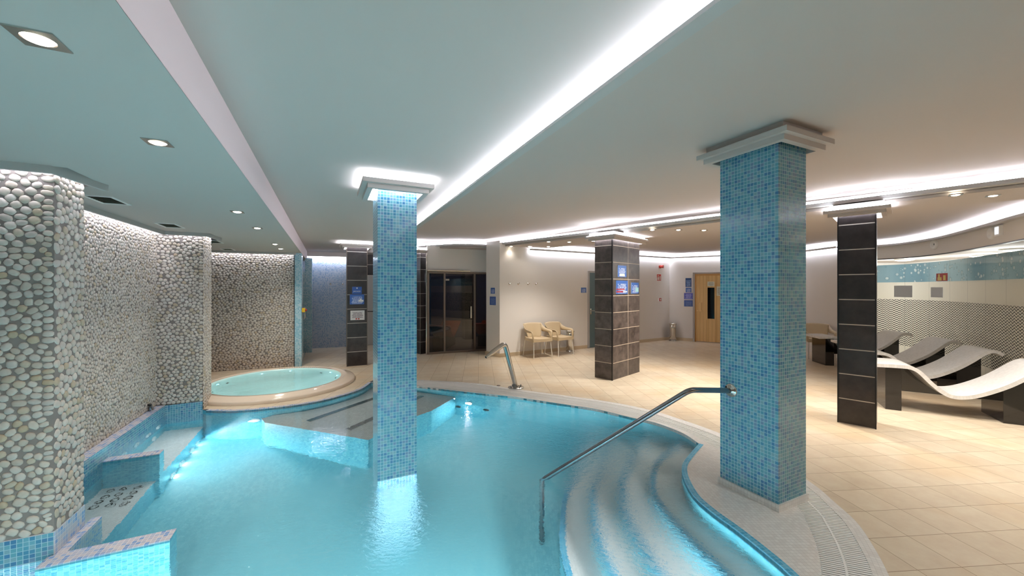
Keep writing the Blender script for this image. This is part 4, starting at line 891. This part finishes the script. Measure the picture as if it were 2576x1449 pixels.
def text_on(o, fr, txt, uc, vc, size, mat, name='lettering'):
    a, u, n, w, z0, z1 = fr; cu = bpy.data.curves.new(name, 'FONT'); cu.body = txt; cu.size = size; cu.align_x = 'CENTER'; cu.align_y = 'CENTER'; cu.extrude = 0.0006
    t = bpy.data.objects.new(name, cu); COL.objects.link(t); cu.materials.append(mat)
    p = V2(V2(a, u, uc * w), n, 0.002); t.location = (p[0], p[1], z0 + (z1 - z0) * vc); t.rotation_euler = (math.pi / 2, 0, math.atan2(u[1], u[0])); bpy.context.view_layer.update(); me = bpy.data.meshes.new_from_object(t.evaluated_get(bpy.context.evaluated_depsgraph_get())); t2 = bpy.data.objects.new(name, me); COL.objects.link(t2); t2.location = t.location; t2.rotation_euler = t.rotation_euler; bpy.data.objects.remove(t); put(t2, o); return t2
JA, JB = PJ, V2(PJ, BB, 0.40)
o, f = plate('notice', 'small blue notice reading JACUZZI, topmost on the left black pillar', 886, 910, 721.5, 739, JA, JB, S_PLAIN); text_on(o, f, 'JACUZZI', 0.5, 0.34, 0.036, M['white']); onplate(o, f, 'logo_mark', 0.44, 0.56, 0.72, 0.90, M['white'])
o, f = plate('notice', 'blue notice with a white bather picture, in the middle of the left black pillar', 880, 916, 740.5, 765.5, JA, JB, signmat('notice_bather', (38, 84, 160), (206, 214, 236), 8, 6.0, (60, 104, 184), 0.08, 0.4)); onplate(o, f, 'tub_picture', 0.61, 0.95, 0.26, 0.45, M['white']); onplate(o, f, 'tub_picture', 0.70, 0.82, 0.45, 0.58, M['white'])
o, f = plate('notice', 'white rules notice with two red signs, lowest on the left black pillar', 881.5, 917, 781, 805, JA, JB, S_WHITE); onplate(o, f, 'red_mark', 0.36, 0.47, 0.06, 0.19, M['red']); onplate(o, f, 'red_mark', 0.53, 0.64, 0.06, 0.19, M['red'])
MA, MBp = PM, V2(PM, DD, 1.0)
o, f = plate('notice', 'upper blue notice with a white panel on the broad slate pillar', 1553, 1575, 668, 697, MA, MBp, S_BLUE); onplate(o, f, 'white_panel', 0.22, 0.78, 0.07, 0.28, M['paper'])
o, f = plate('notice', 'larger blue notice with rows of red prohibition dots on the broad slate pillar', 1549, 1578.5, 706, 739.5, MA, MBp, S_BLUE)
for r_ in range(2):
    for k in range(6 if r_ == 0 else 8): onplate(o, f, 'symbol', 0.03 + k * 0.115, 0.125 + k * 0.115, 0.30 - r_ * 0.18, 0.40 - r_ * 0.18, M['red'] if k < 6 - r_ else M['white'])
o, f = plate('notice', 'small blue notice with a pale picture at the right of the broad slate pillar', 1587, 1606, 711, 738.5, MA, MBp, S_BLUE); onplate(o, f, 'picture', 0.57, 0.96, 0.15, 0.55, plain('notice_picture', (150, 200, 206), 0.4))
PA, PBr = PL, WA
plate('notice', 'upper blue notice on the narrow face of the white pier', 1235, 1245.5, 724, 739, PA, PBr, S_BLUE); plate('notice', 'lower dense blue notice on the narrow face of the white pier', 1232.5, 1248, 746, 767.5, PA, PBr, S_DENSE)
plate('notice', 'little blue notice left of the grey door', 1461, 1474.5, 723.5, 736.5, WA, WB, S_BLUE)
plate('notice', 'tall navy notice left of the wooden sauna door, topmost of four', 1724.5, 1739.5, 699.5, 722, WB, W2, S_NAVY); plate('notice', 'small blue notice second from the top beside the wooden door', 1725, 1739.5, 724, 735.5, WB, W2, S_BLUE)
plate('notice', 'violet blue notice third from the top beside the wooden door', 1721, 1743, 737, 753, WB, W2, S_VIO); plate('notice', 'lowest dense blue notice beside the wooden door', 1721, 1743, 755, 771, WB, W2, S_DENSE)
o, f = plate('fire_sign', 'red fire alarm sign with hand pictogram on the white wall', 1652, 1662.5, 690, 706, WA, WB, M['red'], 'sign'); onplate(o, f, 'pictogram', 0.15, 0.5, 0.1, 0.55, M['paper']); onplate(o, f, 'pictogram', 0.25, 0.4, 0.6, 0.9, M['paper']); onplate(o, f, 'pictogram', 0.66, 0.86, 0.1, 0.7, M['paper'])
o, f = plate('fire_button', 'small red fire alarm call point low on the white wall', 1655.5, 1661.5, 750, 757.5, WA, WB, M['red'], 'alarm button', 0.035); onplate(o, f, 'press_panel', 0.35, 0.85, 0.25, 0.75, M['paper'])
p = hit(1660, WA, WB); z = zat(671, p[1]); r = thing('fire_siren', 'red fire alarm siren above the fire sign', 'siren', (*V2(p, WN, 0.0), z))
m = MB(); m.lathe([(0.0, 0.0), (0.05, 0.0), (0.05, 0.035), (0.03, 0.04)], (*p, z), 20, axis=(*WN, 0)); put(m.build('siren_base', M['red']), r)
m = MB(); q = V2(p, WN, 0.035); m.lathe([(0.03, 0.0), (0.034, 0.03), (0.05, 0.07), (0.05, 0.08), (0.0, 0.075)], (*q, z), 20, axis=(WN[0] + 0.5, WN[1], 0)); put(m.build('siren_horn', M['red']), r)

# ------------------------------------------------------------ hooks
def hook(name, label, P, z, n, group):
    t = thing(name, label, 'hook', (*P, z), 0, group); m = MB(); m.lathe([(0.0, 0.004), (0.022, 0.004), (0.024, 0.0)], (*P, z), 16, axis=(*n, 0)); put(m.build('wall_plate', M['chrome']), t)
    a = V2(P, n, 0.004); b = V2(P, n, 0.05); m = MB(); m.tube([(*a, z), (*b, z), (*V2(P, n, 0.06), z + 0.02)], 0.008, 8); m.lathe([(0.0, 0.014), (0.011, 0.010), (0.014, 0.0), (0.011, -0.01), (0.0, -0.014)], (*V2(P, n, 0.06), z + 0.02), 10); put(m.build('peg', M['chrome']), t)
for px, lab in zip((1281, 1303.5, 1328, 1348), ('first chrome hook on the white wall, counted from the pier', 'second chrome hook on the white wall, counted from the pier', 'third chrome hook on the white wall, counted from the pier', 'last chrome hook on the white wall, nearest the chairs')):
    p = hit(px, WA, WB); hook('wall_hook', lab, p, zat(714.5, p[1]), WN, 'chrome hooks on the white wall')
for px, lab in zip((831.5, 862), ('left chrome hook on the blue mosaic wall', 'right chrome hook on the blue mosaic wall, next to the black pillar')):
    p = hit(px, NW0, NW1); hook('wall_hook', lab, p, zat(714.5, p[1]), (NWU[1], -NWU[0]), 'chrome hooks on the mosaic wall')

# ------------------------------------------------------------ doors
def wb(m, A, u, n, s0_, s1_, z0, z1, d0, d1, mi=0): m.pbox(V2(V2(A, u, s0_), n, d0), u, n, s1_ - s0_, d1 - d0, z0, z1, mi)
A = hit(1477.5, WA, WB); dr = thing('door_1', 'grey green door with steel handle, half hidden behind the broad slate pillar', 'door', (*A, 0)); zt = zat(686, A[1])
m = MB(); wb(m, A, WU, WN, 0, 0.06, 0, zt, 0.0, 0.03); wb(m, A, WU, WN, 0.96, 1.02, 0, zt, 0.0, 0.03); wb(m, A, WU, WN, 0, 1.02, zt, zt + 0.05, 0.0, 0.03); put(m.build('door_frame', M['doorf'], bevel=0.002), dr)
m = MB(); wb(m, A, WU, WN, 0.06, 0.96, 0.01, zt, 0.002, 0.012); put(m.build('door_leaf', M['doorg']), dr)
hA = V2(A, WU, 0.12); hz = zat(782, A[1]); m = MB(); wb(m, A, WU, WN, 0.09, 0.13, hz - 0.10, hz + 0.06, 0.012, 0.018); m.tube(rounded([(*V2(hA, WN, 0.015), hz), (*V2(hA, WN, 0.06), hz), (*V2(V2(hA, WU, 0.12), WN, 0.06), hz)], 0.02), 0.009, 10); put(m.build('door_handle', M['chrome']), dr)
dr['kind'] = 'structure'
A = hit(1743.5, WB, W2); sd = thing('door_2', 'pine board sauna door with narrow dark window and pale metal frame', 'door', (*A, 0)); zt = zat(689.5, A[1]); sd['kind'] = 'structure'
m = MB(); wb(m, A, W2U, W2N, 0, 0.055, 0, zt, 0.0, 0.06); wb(m, A, W2U, W2N, 1.06, 1.11, 0, zt, 0.0, 0.06); wb(m, A, W2U, W2N, 0, 1.11, zt, zt + 0.045, 0.0, 0.06); put(m.build('door_frame', M['doorf'], bevel=0.003), sd)
m = MB(); wb(m, A, W2U, W2N, 0.055, 0.09, 0.0, zt, 0.0, 0.03); wb(m, A, W2U, W2N, 1.02, 1.06, 0.0, zt, 0.0, 0.03); wb(m, A, W2U, W2N, 0.055, 1.06, zt - 0.06, zt, 0.0, 0.03); put(m.build('wood_jamb', plain('pine_edge', (196, 150, 90), 0.5)), sd)
x0, x1 = math.dist(A, hit(1778, WB, W2)), math.dist(A, hit(1800, WB, W2)); wz1, wz0 = zat(723.5, A[1]), zat(800, A[1])
m = MB(); wb(m, A, W2U, W2N, 0.09, x0, 0.02, zt - 0.06, 0.002, 0.022); wb(m, A, W2U, W2N, x1, 1.02, 0.02, zt - 0.06, 0.002, 0.022); wb(m, A, W2U, W2N, x0, x1, 0.02, wz0, 0.002, 0.022); wb(m, A, W2U, W2N, x0, x1, wz1, zt - 0.06, 0.002, 0.022); put(m.build('door_leaf', M['wood']), sd)
m = MB(); wb(m, A, W2U, W2N, x0 - 0.02, x0 + 0.025, wz0 - 0.03, wz1 + 0.03, 0.02, 0.034); wb(m, A, W2U, W2N, x1 - 0.025, x1 + 0.02, wz0 - 0.03, wz1 + 0.03, 0.02, 0.034); wb(m, A, W2U, W2N, x0, x1, wz0 - 0.03, wz0, 0.02, 0.034); wb(m, A, W2U, W2N, x0, x1, wz1, wz1 + 0.03, 0.02, 0.034); put(m.build('window_frame', M['wood'], bevel=0.002), sd)
m = MB(); wb(m, A, W2U, W2N, x0, x1, wz0, wz1, 0.004, 0.010); put(m.build('window_pane', plain('dark_pane', (12, 10, 10), 0.04)), sd)
hx = math.dist(A, hit(1762, WB, W2)); hz = zat(781, A[1]); m = MB(); wb(m, A, W2U, W2N, hx - 0.10, hx + 0.055, hz - 0.02, hz + 0.02, 0.03, 0.055); wb(m, A, W2U, W2N, hx - 0.03, hx + 0.035, hz - 0.03, hz + 0.25, 0.022, 0.05); put(m.build('door_handle', M['wood'], bevel=0.003), sd)
def onwall(name, label, cat, px0, px1, py0, py1, mat, d=0.024):
    a, b = hit(px0, WB, W2), hit(px1, WB, W2); u0, u1 = math.dist(A, a), math.dist(A, b); z1, z0 = zat(py0, a[1]), zat(py1, a[1]); m = MB(); p = V2(V2(A, W2U, u0), W2N, d); q = V2(V2(A, W2U, u1), W2N, d)
    m.pbox(p, W2U, W2N, u1 - u0, 0.002, z0, z1, 1); p, q = V2(p, W2N, 0.0028), V2(q, W2N, 0.0028); m.quad([(*p, z0), (*q, z0), (*q, z1), (*p, z1)], 0, [(0, 0), (1, 0), (1, 1), (0, 1)]); tag(m.build(name, [mat, M['paper']]), label, cat)
S_PAP = signmat('printed_paper', (220, 222, 206), (150, 150, 140), 9, 9.0, None, 0.12, 0.4, 0.85, 0.1)
onwall('paper_notice', 'paper notice stuck above the window of the wooden door', 'paper notice', 1780, 1797.5, 708.5, 720, S_PAP); onwall('paper_notice', 'paper notice stuck right of the window of the wooden door', 'paper notice', 1803, 1817, 720.5, 744, S_PAP)

# ------------------------------------------------------------ smoked glass front
gf = thing('door_3', 'smoked glass sauna front with bronze frame and glass door', 'door', (*GA, 0)); gf['kind'] = 'structure'; GW = math.dist(GA, GB); gt = 2.06
X = lambda px: math.dist(GA, hit(px, GA, GB))
post = [(0.0, X(1079.5)), (X(1115.5), X(1120)), (X(1191), X(1196)), (GW - 0.005, GW + 0.03)]
m = MB()
for a, b in post: wb(m, GA, GU, GN, a, b, 0.0, gt, -0.03, 0.03)
wb(m, GA, GU, GN, 0, GW, gt - 0.045, gt, -0.03, 0.031); wb(m, GA, GU, GN, 0, GW, 0, 0.05, -0.03, 0.031); put(m.build('door_frame', M['bronze'], bevel=0.003), gf)
for k in range(3):
    m = MB(); wb(m, GA, GU, GN, post[k][1], post[k + 1][0], 0.05, gt - 0.045, -0.004, 0.004); put(m.build('glass_door' if k == 1 else 'glass_pane', M['smoke']), gf)
m = MB(); hx = X(1185); hz0, hz1 = zat(801, 9.9), zat(771, 9.9); wb(m, GA, GU, GN, hx - 0.03, hx + 0.012, hz0, hz1, 0.02, 0.04); put(m.build('door_handle', M['steel'], bevel=0.004), gf)
m = MB(); wb(m, GA, GU, GN, X(1121), X(1130), zat(706, 9.75), zat(701.5, 9.75), -0.012, 0.014); put(m.build('hinge', M['steel']), gf)
m = MB(); m.tube([(*V2(V2(GA, GU, 0.0), GN, 0.045), gt + 0.025), (*V2(V2(GA, GU, X(1181)), GN, 0.045), gt + 0.025)], 0.02, 14); put(m.build('chrome_rail', M['chrome']), gf)
def hotbench(label, P, ang, L=1.35):
    t = thing('tiled_recliner', label, 'recliner', (*P, 0)); u = (math.cos(ang), math.sin(ang)); v = (-u[1], u[0])
    prof = spline([(0, 0.62), (0.25, 0.60), (0.45, 0.36), (0.62, 0.30), (0.9, 0.42), (1.25, 0.62), (L, 0.66)], 6); rows = []
    for w in (0, 0.55): rows.append([(*V2(V2(P, u, s), v, w), z) for s, z in prof])
    m = MB(); m.grid(rows); put(m.build('seat', M['orange'], solidify=0.05), t); m = MB(); m.pbox(V2(V2(P, u, 0.1), v, 0.1), u, v, 1.0, 0.35, 0.0, 0.30, 0); put(m.build('base', M['blackm']), t)
hotbench('orange recliner behind the left pane of the smoked glass front', (-1.72, 10.25), math.radians(82), 1.3); hotbench('orange recliner behind the right pane of the smoked glass front', (-0.88, 12.05), math.radians(-100), 1.3)
li = bpy.data.lights.new('added_steam_lamp', 'POINT'); li.energy = 26.0; li.color = (0.8, 0.85, 1.0); li.shadow_soft_size = 0.05  # added lamp, put in to show the room behind the smoked glass
t = thing('ceiling_lamp', 'small lamp added on the ceiling to brighten the dark room behind smoked glass', 'lamp', (-1.3, 11.2, 2.08)); m = MB(); m.lathe([(0.05, 0.02), (0.05, 0.0), (0.0, -0.01)], (-1.3, 11.2, 2.08), 16); put(m.build('lamp_shade', M['lens']), t); o = bpy.data.objects.new('added_steam_lamp', li); COL.objects.link(o); o.location = (-1.3, 11.2, 2.0); put(o, t)
pillar_in = thing('slate_pillar', 'black slate pillar inside the dark room behind the glass door', 'pillar', (-1.50, 12.3, 0)); m = MB(); m.pbox((-1.50, 12.3), AA, BB, 0.3, 0.3, 0, 2.1, 0); put(m.build('shaft', M['slate']), pillar_in)

# ------------------------------------------------------------ mosaic pier and glass shower doors left of the nook
NP = fl(741.5, 923)
m = MB(); m.pbox(NP, BB, AA, 0.125, 0.45, 0.0, SOF + 0.03, 0); np_ = m.build('mosaic_pier', M['mosaic_c']); struct(np_)
m = MB(); q0_ = V2(NP, BB, -0.012); m.pbox(q0_, BB, AA, 0.012, 0.02, 0, SOF + 0.03, 0); struct(m.build('trim_12', M['blackm']))
ga, gb = V2(V2(NP, AA, 0.45), BB, 0.10), V2(V2(NP, AA, 1.9), BB, 0.10)
m = MB(); m.pbox(gb, BB, AA, 0.16, 0.35, 0.0, SOF + 0.03, 0); struct(m.build('mosaic_pier', M['mosaic_c']))
sd_ = thing('shower_door', 'clear glass shower door with steel handles beside the mosaic pier', 'glass door', (*ga, 0)); L_ = math.dist(ga, gb)
m = MB(); m.pbox(ga, AA, BB, L_, 0.01, 0.02, 2.05, 0); put(m.build('glass_pane', M['clear']), sd_)
m = MB(); m.pbox(V2(ga, AA, -0.01), AA, BB, 0.03, 0.03, 0, 2.1, 0); m.pbox(V2(ga, BB, -0.005), AA, BB, L_, 0.02, 0, 0.02, 0); put(m.build('door_frame', M['steel']), sd_)
for s_ in (0.25, 0.55):
    q = V2(V2(ga, AA, s_), BB, 0.05); m = MB(); m.tube([(*V2(q, BB, -0.045), 0.95), (*q, 0.95), (*q, 1.20), (*V2(q, BB, -0.045), 1.20)], 0.010, 8); put(m.build('door_handle', M['steel']), sd_)
p = V2(V2(NP, BB, 0.128), AA, 0.03); z = zat(780.5, p[1]); r = thing('emergency_button', 'yellow emergency box with red push button on the mosaic pier', 'emergency button', (*p, z))
m = MB(); m.pbox(p, BB, AA, 0.06, 0.08, z - 0.045, z + 0.045, 0); put(m.build('button_box', M['yellow'], bevel=0.004), r); m = MB(); m.lathe([(0.02, 0.0), (0.026, 0.012), (0.026, 0.03), (0.0, 0.034)], (*V2(V2(p, BB, 0.06), AA, 0.04), z), 16, axis=(*BB, 0)); put(m.build('push_button', M['red']), r)
# pale door and black tile head behind the left black pillar
LA, LBp = (-4.2, 11.15), (-3.7, 11.3); LUv = unit(LA, LBp); LNv = (LUv[1], -LUv[0])
m = MB(); wb(m, LA, LUv, LNv, -0.35, 0.9, 2.02, 2.66, 0.0, 0.02); o = m.build('slate_head', M['slate']); struct(o)
ld = thing('door_4', 'pale panelled door behind the left black pillar', 'door', (*LA, 0)); ld['kind'] = 'structure'
m = MB(); wb(m, LA, LUv, LNv, -0.1, 0.75, 0.0, 2.0, 0.0, 0.02); put(m.build('door_leaf', M['grey']), ld); m = MB(); wb(m, LA, LUv, LNv, -0.1, 0.75, 0.96, 0.985, 0.02, 0.026); put(m.build('door_rail', M['blackm']), ld)

# ------------------------------------------------------------ bins
def bin_(label, P):
    t = thing('waste_bin', label, 'bin', (*P, 0), 0, 'steel bins along the white walls')
    m = MB(); m.lathe([(0.0, 0.02), (0.098, 0.02), (0.096, 0.16), (0.098, 0.40), (0.100, 0.515), (0.0, 0.515)], (*P, 0), 28); put(m.build('body', M['chrome']), t)
    m = MB(); m.lathe([(0.0, 0.0), (0.112, 0.0), (0.114, 0.012), (0.104, 0.024), (0.098, 0.024)], (*P, 0), 28); put(m.build('foot_ring', M['steel']), t)
    m = MB(); m.lathe([(0.098, 0.505), (0.112, 0.51), (0.116, 0.53), (0.106, 0.545), (0.085, 0.545), (0.082, 0.53), (0.0, 0.528)], (*P, 0), 28); put(m.build('lid', M['chrome']), t)
bin_('tall steel waste bin beside the two beige chairs', fl(1434, 884.0)); bin_('tall steel waste bin in the corner left of the wooden door', (5.03, 12.06))

# ------------------------------------------------------------ armchairs
def armchair():
    r = thing('armchair', 'armchair', 'chair')
    m = MB(); rows = []                     # seat shell
    for i in range(9):
        y = -0.23 + i * 0.46 / 8; rows.append([(x * (0.245 - 0.02 * max(0, y) / 0.23), y, 0.445 + 0.018 * (x * x) + 0.02 * max(0, -y) * 0 - 0.012 * math.sin((y + 0.23) / 0.46 * math.pi) + (0.012 if i == 8 else 0)) for x in np.linspace(-1, 1, 9)])
    m.grid(rows); put(m.build('seat', M['beige'], solidify=0.014), r)
    m = MB(); sk = [(-0.25, -0.235), (0.25, -0.235), (0.235, 0.225), (-0.235, 0.225)]; cl = sk + [sk[0]]; m.strip(cl, cl, 0.385, 0.45, 0, False); put(m.build('seat_skirt', M['beige'], solidify=0.012), r)
    m = MB(); rows = []                     # backrest, waisted at the bottom and spread at the top
    for i in range(11):
        t = i / 10; z = 0.44 + t * 0.36; w = 0.13 + 0.125 * math.sin(t * math.pi * 0.5) ** 0.8; w = 0.165 + 0.085 * t ** 0.6
        rows.append([(x * w, 0.205 + 0.075 * t - 0.055 * (x * x) * (1 - 0.2 * t) + 0.02 * t * t, z - 0.018 * x * x * t) for x in np.linspace(-1, 1, 11)])
    m.grid(rows); put(m.build('backrest', M['beige'], solidify=0.014), r)
    for s in (-1, 1):                       # arm sweeps forward from the back and drops to the seat front
        path = rounded([(s * 0.243, 0.268, 0.782), (s * 0.270, 0.17, 0.690), (s * 0.280, 0.06, 0.655), (s * 0.285, -0.13, 0.64), (s * 0.275, -0.20, 0.62), (s * 0.255, -0.225, 0.40)], 0.07, 5)
        m = MB(); rows = []
        for k, p in enumerate(path):
            t = k / (len(path) - 1); w = 0.030 + (0.085 * (1 - t) ** 2); rows.append([p + Vector((s * 0.012, 0, 0)), p + Vector((-s * 0.020, 0, -w * 0.4)), p + Vector((-s * 0.026, 0.012, -w - 0.02 * (1 - t)))])
        m.grid(rows); put(m.build('armrest', M['beige'], solidify=0.016), r)
    for sx in (-1, 1):
        for sy, fy in ((-1, -0.245), (1, 0.27)):
            m = MB(); m.tube([(sx * 0.228, sy * 0.20, 0.43), (sx * 0.252, fy, 0.012)], 0.0115, 12); m.tube([(sx * 0.252, fy, 0.014), (sx * 0.2525, fy, 0.0)], 0.0135, 12); put(m.build('leg', M['alu']), r)
    return r
ac = armchair(); ac.location = (0.62, 9.27, 0); ac.rotation_euler = (0, 0, math.radians(27)); ac['label'] = 'left beige plastic armchair against the white wall under the hooks'; ac['group'] = 'beige armchairs'
dup(ac, (1.175, 9.57, 0), math.radians(36), 'right beige plastic armchair next to the steel bin', 'beige armchairs')
dup(ac, (7.24, 9.10, 0), math.radians(-26), 'beige plastic armchair behind the farthest lounger, at the right wall', 'beige armchairs')

# ------------------------------------------------------------ heated loungers
LPROF = spline([(-0.13, 0.612), (0.0, 0.617), (0.14, 0.620), (0.25, 0.612), (0.34, 0.560), (0.46, 0.415), (0.57, 0.312), (0.66, 0.283), (0.78, 0.305), (0.92, 0.372), (1.08, 0.475), (1.20, 0.575), (1.32, 0.685), (1.40, 0.735), (1.48, 0.735), (1.55, 0.690)], 5)
def lounger():
    r = thing('heated_lounger', 'lounger', 'lounger'); w = 0.58; th = 0.045; n = len(LPROF)
    m = MB(); nrm = []
    for i in range(n):
        u = unit(LPROF[max(i - 1, 0)], LPROF[min(i + 1, n - 1)]); nrm.append((u[1], -u[0]))
    d = [0]
    for i in range(n - 1): d.append(d[-1] + math.dist(LPROF[i], LPROF[i + 1]))
    lo = [(p[0] + q[0] * th, p[1] + q[1] * th) for p, q in zip(LPROF, nrm)]
    for y, pr in ((None, LPROF), (None, lo)):
        m.grid([[(p[0], 0, p[1]) for p in pr], [(p[0], w, p[1]) for p in pr]], uv=lambda i, j: (d[j], i * w))
    for y in (0, w): m.grid([[(p[0], y, p[1]) for p in LPROF], [(p[0], y, p[1]) for p in lo]], 0, False, uv=lambda i, j: (d[j], i * 0.026))
    for k in (0, n - 1): m.quad([(LPROF[k][0], 0, LPROF[k][1]), (LPROF[k][0], w, LPROF[k][1]), (lo[k][0], w, lo[k][1]), (lo[k][0], 0, lo[k][1])])
    put(m.build('seat', M['lounge']), r)
    m = MB(); m.box((0.0, 0.03, 0.0), (0.16, 0, 0), (0, w - 0.06, 0), (0, 0, 0.57)); put(m.build('pedestal', M['black'], bevel=0.002), r)
    m = MB(); V = []; s0_, s1_ = 1.06, 1.32; za = lambda s: float(np.interp(s, [p[0] for p in LPROF], [p[1] for p in LPROF])) - 0.055
    poly = [(s0_, 0), (s1_, 0), (s1_, za(s1_)), (s0_, za(s0_))]
    a = [(x, 0.03, z) for x, z in poly]; b = [(x, w - 0.03, z) for x, z in poly]
    m.add(a + b, [(0, 1, 2, 3), (7, 6, 5, 4), (0, 4, 5, 1), (1, 5, 6, 2), (2, 6, 7, 3), (3, 7, 4, 0)], [[(0, 0)] * 4] * 6); put(m.build('pedestal', M['black'], bevel=0.002), r)
    ss = np.linspace(0.16, 1.06, 14); top = [(s, min(0.565, za(s))) for s in ss]; bot = [(s, 0.20 if za(s) > 0.25 else za(s) - 0.06) for s in ss]
    bot = [(s, min(0.19, za(s) - 0.04)) for s in ss]
    m = MB()
    for y in (w - 0.10, w - 0.13): m.grid([[(x, y, z) for x, z in bot], [(x, y, z) for x, z in top]], 0, False)
    m.grid([[(x, w - 0.10, z) for x, z in bot], [(x, w - 0.13, z) for x, z in bot]], 0, False); put(m.build('apron', M['black']), r)
    return r
lg = lounger()
LG = [((5.074, 5.23), -31.3, 'nearest white mosaic lounger, cut off by the right edge of the photo'), ((5.75, 6.25), -25.0, 'second white mosaic lounger from the front, behind the nearest one'), ((6.36, 7.18), -18.5, 'third white mosaic lounger from the front, partly behind the black pillar'), ((6.674, 8.187), -12.0, 'farthest white mosaic lounger, by the beige armchair')]
for k, (p, a, lab) in enumerate(LG):
    if k == 0: lg.location = (*p, 0); lg.rotation_euler = (0, 0, math.radians(a)); lg['label'] = lab; lg['group'] = 'heated loungers along the curved glass'
    else: dup(lg, (*p, 0), math.radians(a), lab, 'heated loungers along the curved glass')

# ------------------------------------------------------------ fittings on the curved wall
def gpt(px, off=0.0):
    for i in range(len(GC) - 1):
        a, b = GC[i], GC[i + 1]; pa, pb = CX + FPX * a[0] / a[1], CX + FPX * b[0] / max(b[1], 0.1)
        if pa <= px <= pb: p = hit(px, a, b); u = unit(a, b); return p, u, (u[1], -u[0])
def gplate(name, label, cat, px0, px1, py0, py1, mat, d0, d=0.004):
    (a, u, n), (b, _, _) = gpt(px0), gpt(px1); u = unit(a, b); n = (u[1], -u[0]); Yc = (a[1] + b[1]) / 2; z1, z0 = zat(py0, Yc), zat(py1, Yc); a = V2(a, n, d0); w = math.dist(a, V2(b, n, d0))
    m = MB(); m.pbox(a, u, n, w, d, z0, z1, 0); o = m.build(name, mat); tag(o, label, cat); return o, (V2(a, n, d), u, n, w, z0, z1)
o, f = gplate('fire_sign', 'red fire sign with yellow hand and flame on the glass frieze', 'sign', 2358, 2386, 687.5, 707, M['red'], 0.012); yl = plain('pale_yellow', (232, 214, 130), 0.5)
onplate(o, f, 'pictogram', 0.12, 0.50, 0.08, 0.50, yl); onplate(o, f, 'pictogram', 0.18, 0.34, 0.50, 0.90, yl); onplate(o, f, 'pictogram', 0.64, 0.86, 0.10, 0.74, yl)
gp = plain('grey_panel', (206, 211, 217), 0.4)
gplate('glass_panel_notice', 'larger blank grey panel on the patterned glazing, left of two', 'panel', 2251, 2296.5, 718.5, 747.5, gp, 0.012); gplate('glass_panel_notice', 'smaller blank grey panel on the patterned glazing, right of two', 'panel', 2344, 2374, 722.5, 748, gp, 0.012)
p, u, n = gpt(2356.5); z = zat(614.5, p[1]); r = thing('air_nozzle', 'round white air nozzle on the band above the patterned glazing, left one', 'air nozzle', (*p, z)); q = V2(p, n, 0.03)
def nozzle(r, q, n, z):
    m = MB(); m.lathe([(0.02, 0.004), (0.03, 0.012), (0.05, 0.03), (0.08, 0.032), (0.095, 0.018), (0.10, 0.0)], (*q, z), 32, axis=(*n, 0)); put(m.build('nozzle_ring', M['white']), r); m = MB(); m.disc((q[0] + n[0] * .006, q[1] + n[1] * .006, z), 0.034, 20, 0, (*n, 0)); put(m.build('nozzle_hole', M['dark']), r)
nozzle(r, q, n, z)
p, u, n = gpt(2504); z = zat(586, p[1]); r = thing('air_nozzle', 'round white air nozzle next to the square emergency light', 'air nozzle', (*p, z)); nozzle(r, V2(p, n, 0.03), n, z)
(p, u, n) = gpt(2520); z = zat(581, p[1]); r = thing('emergency_light', 'square lit emergency light on the band above the glazing', 'light', (*p, z)); q = V2(V2(p, n, 0.03), u, -0.01)
m = MB(); m.pbox(q, u, n, 0.15, 0.04, z - 0.075, z + 0.075, 0); put(m.build('housing', M['white'], bevel=0.004), r); m = MB(); m.pbox(V2(V2(q, u, 0.02), n, 0.04), u, n, 0.11, 0.003, z - 0.05, z + 0.055, 0); put(m.build('light_panel', emis('emergency_panel', (240, 244, 255), 1.4)), r)

# ------------------------------------------------------------ lamps shine through the water surface
wat.cycles.is_caustics_caster = True
for pgn in wat.data.polygons: pgn.use_smooth = True
for o in COL.objects:
    if o.type == 'LIGHT' and o.data.type == 'SPOT': o.data.cycles.is_caustics_light = True
    if o.type == 'MESH' and (o.name.startswith(('pool_floor', 'pool_bench', 'pool_wall', 'step_', 'bench_divider')) ): o.cycles.is_caustics_receiver = True

# ------------------------------------------------------------ round lamps of the room behind the glazing
cor = bpy.data.lights.new('corridor_light', 'POINT'); cor.energy = 62.0; cor.color = (0.93, 0.98, 1.0); cor.shadow_soft_size = 0.15
for k, (px, lab) in enumerate((((2275, 655), 'round lit ceiling lamp seen through the clear glass top, left of three'), ((2470, 645), 'round lit ceiling lamp seen through the clear glass top, middle of three'), ((2550, 630), 'round lit ceiling lamp seen through the clear glass top, right of three'))):
    p = fl(*px, 2.42); t = thing('ceiling_lamp', lab, 'lamp', (*p, 2.46), 0, 'round lamps behind the glazing')
    m = MB(); m.lathe([(0.21, 0.0), (0.21, -0.03), (0.19, -0.04)], (*p, 2.459), 28); put(m.build('lamp_ring', M['white']), t)
    m = MB(); m.lathe([(0.19, -0.035), (0.12, -0.055), (0.0, -0.062)], (*p, 2.459), 28); put(m.build('lamp_shade', M['lens']), t)
    o = bpy.data.objects.new('corridor_light', cor); COL.objects.link(o); o.location = (*p, 2.25); put(o, t)
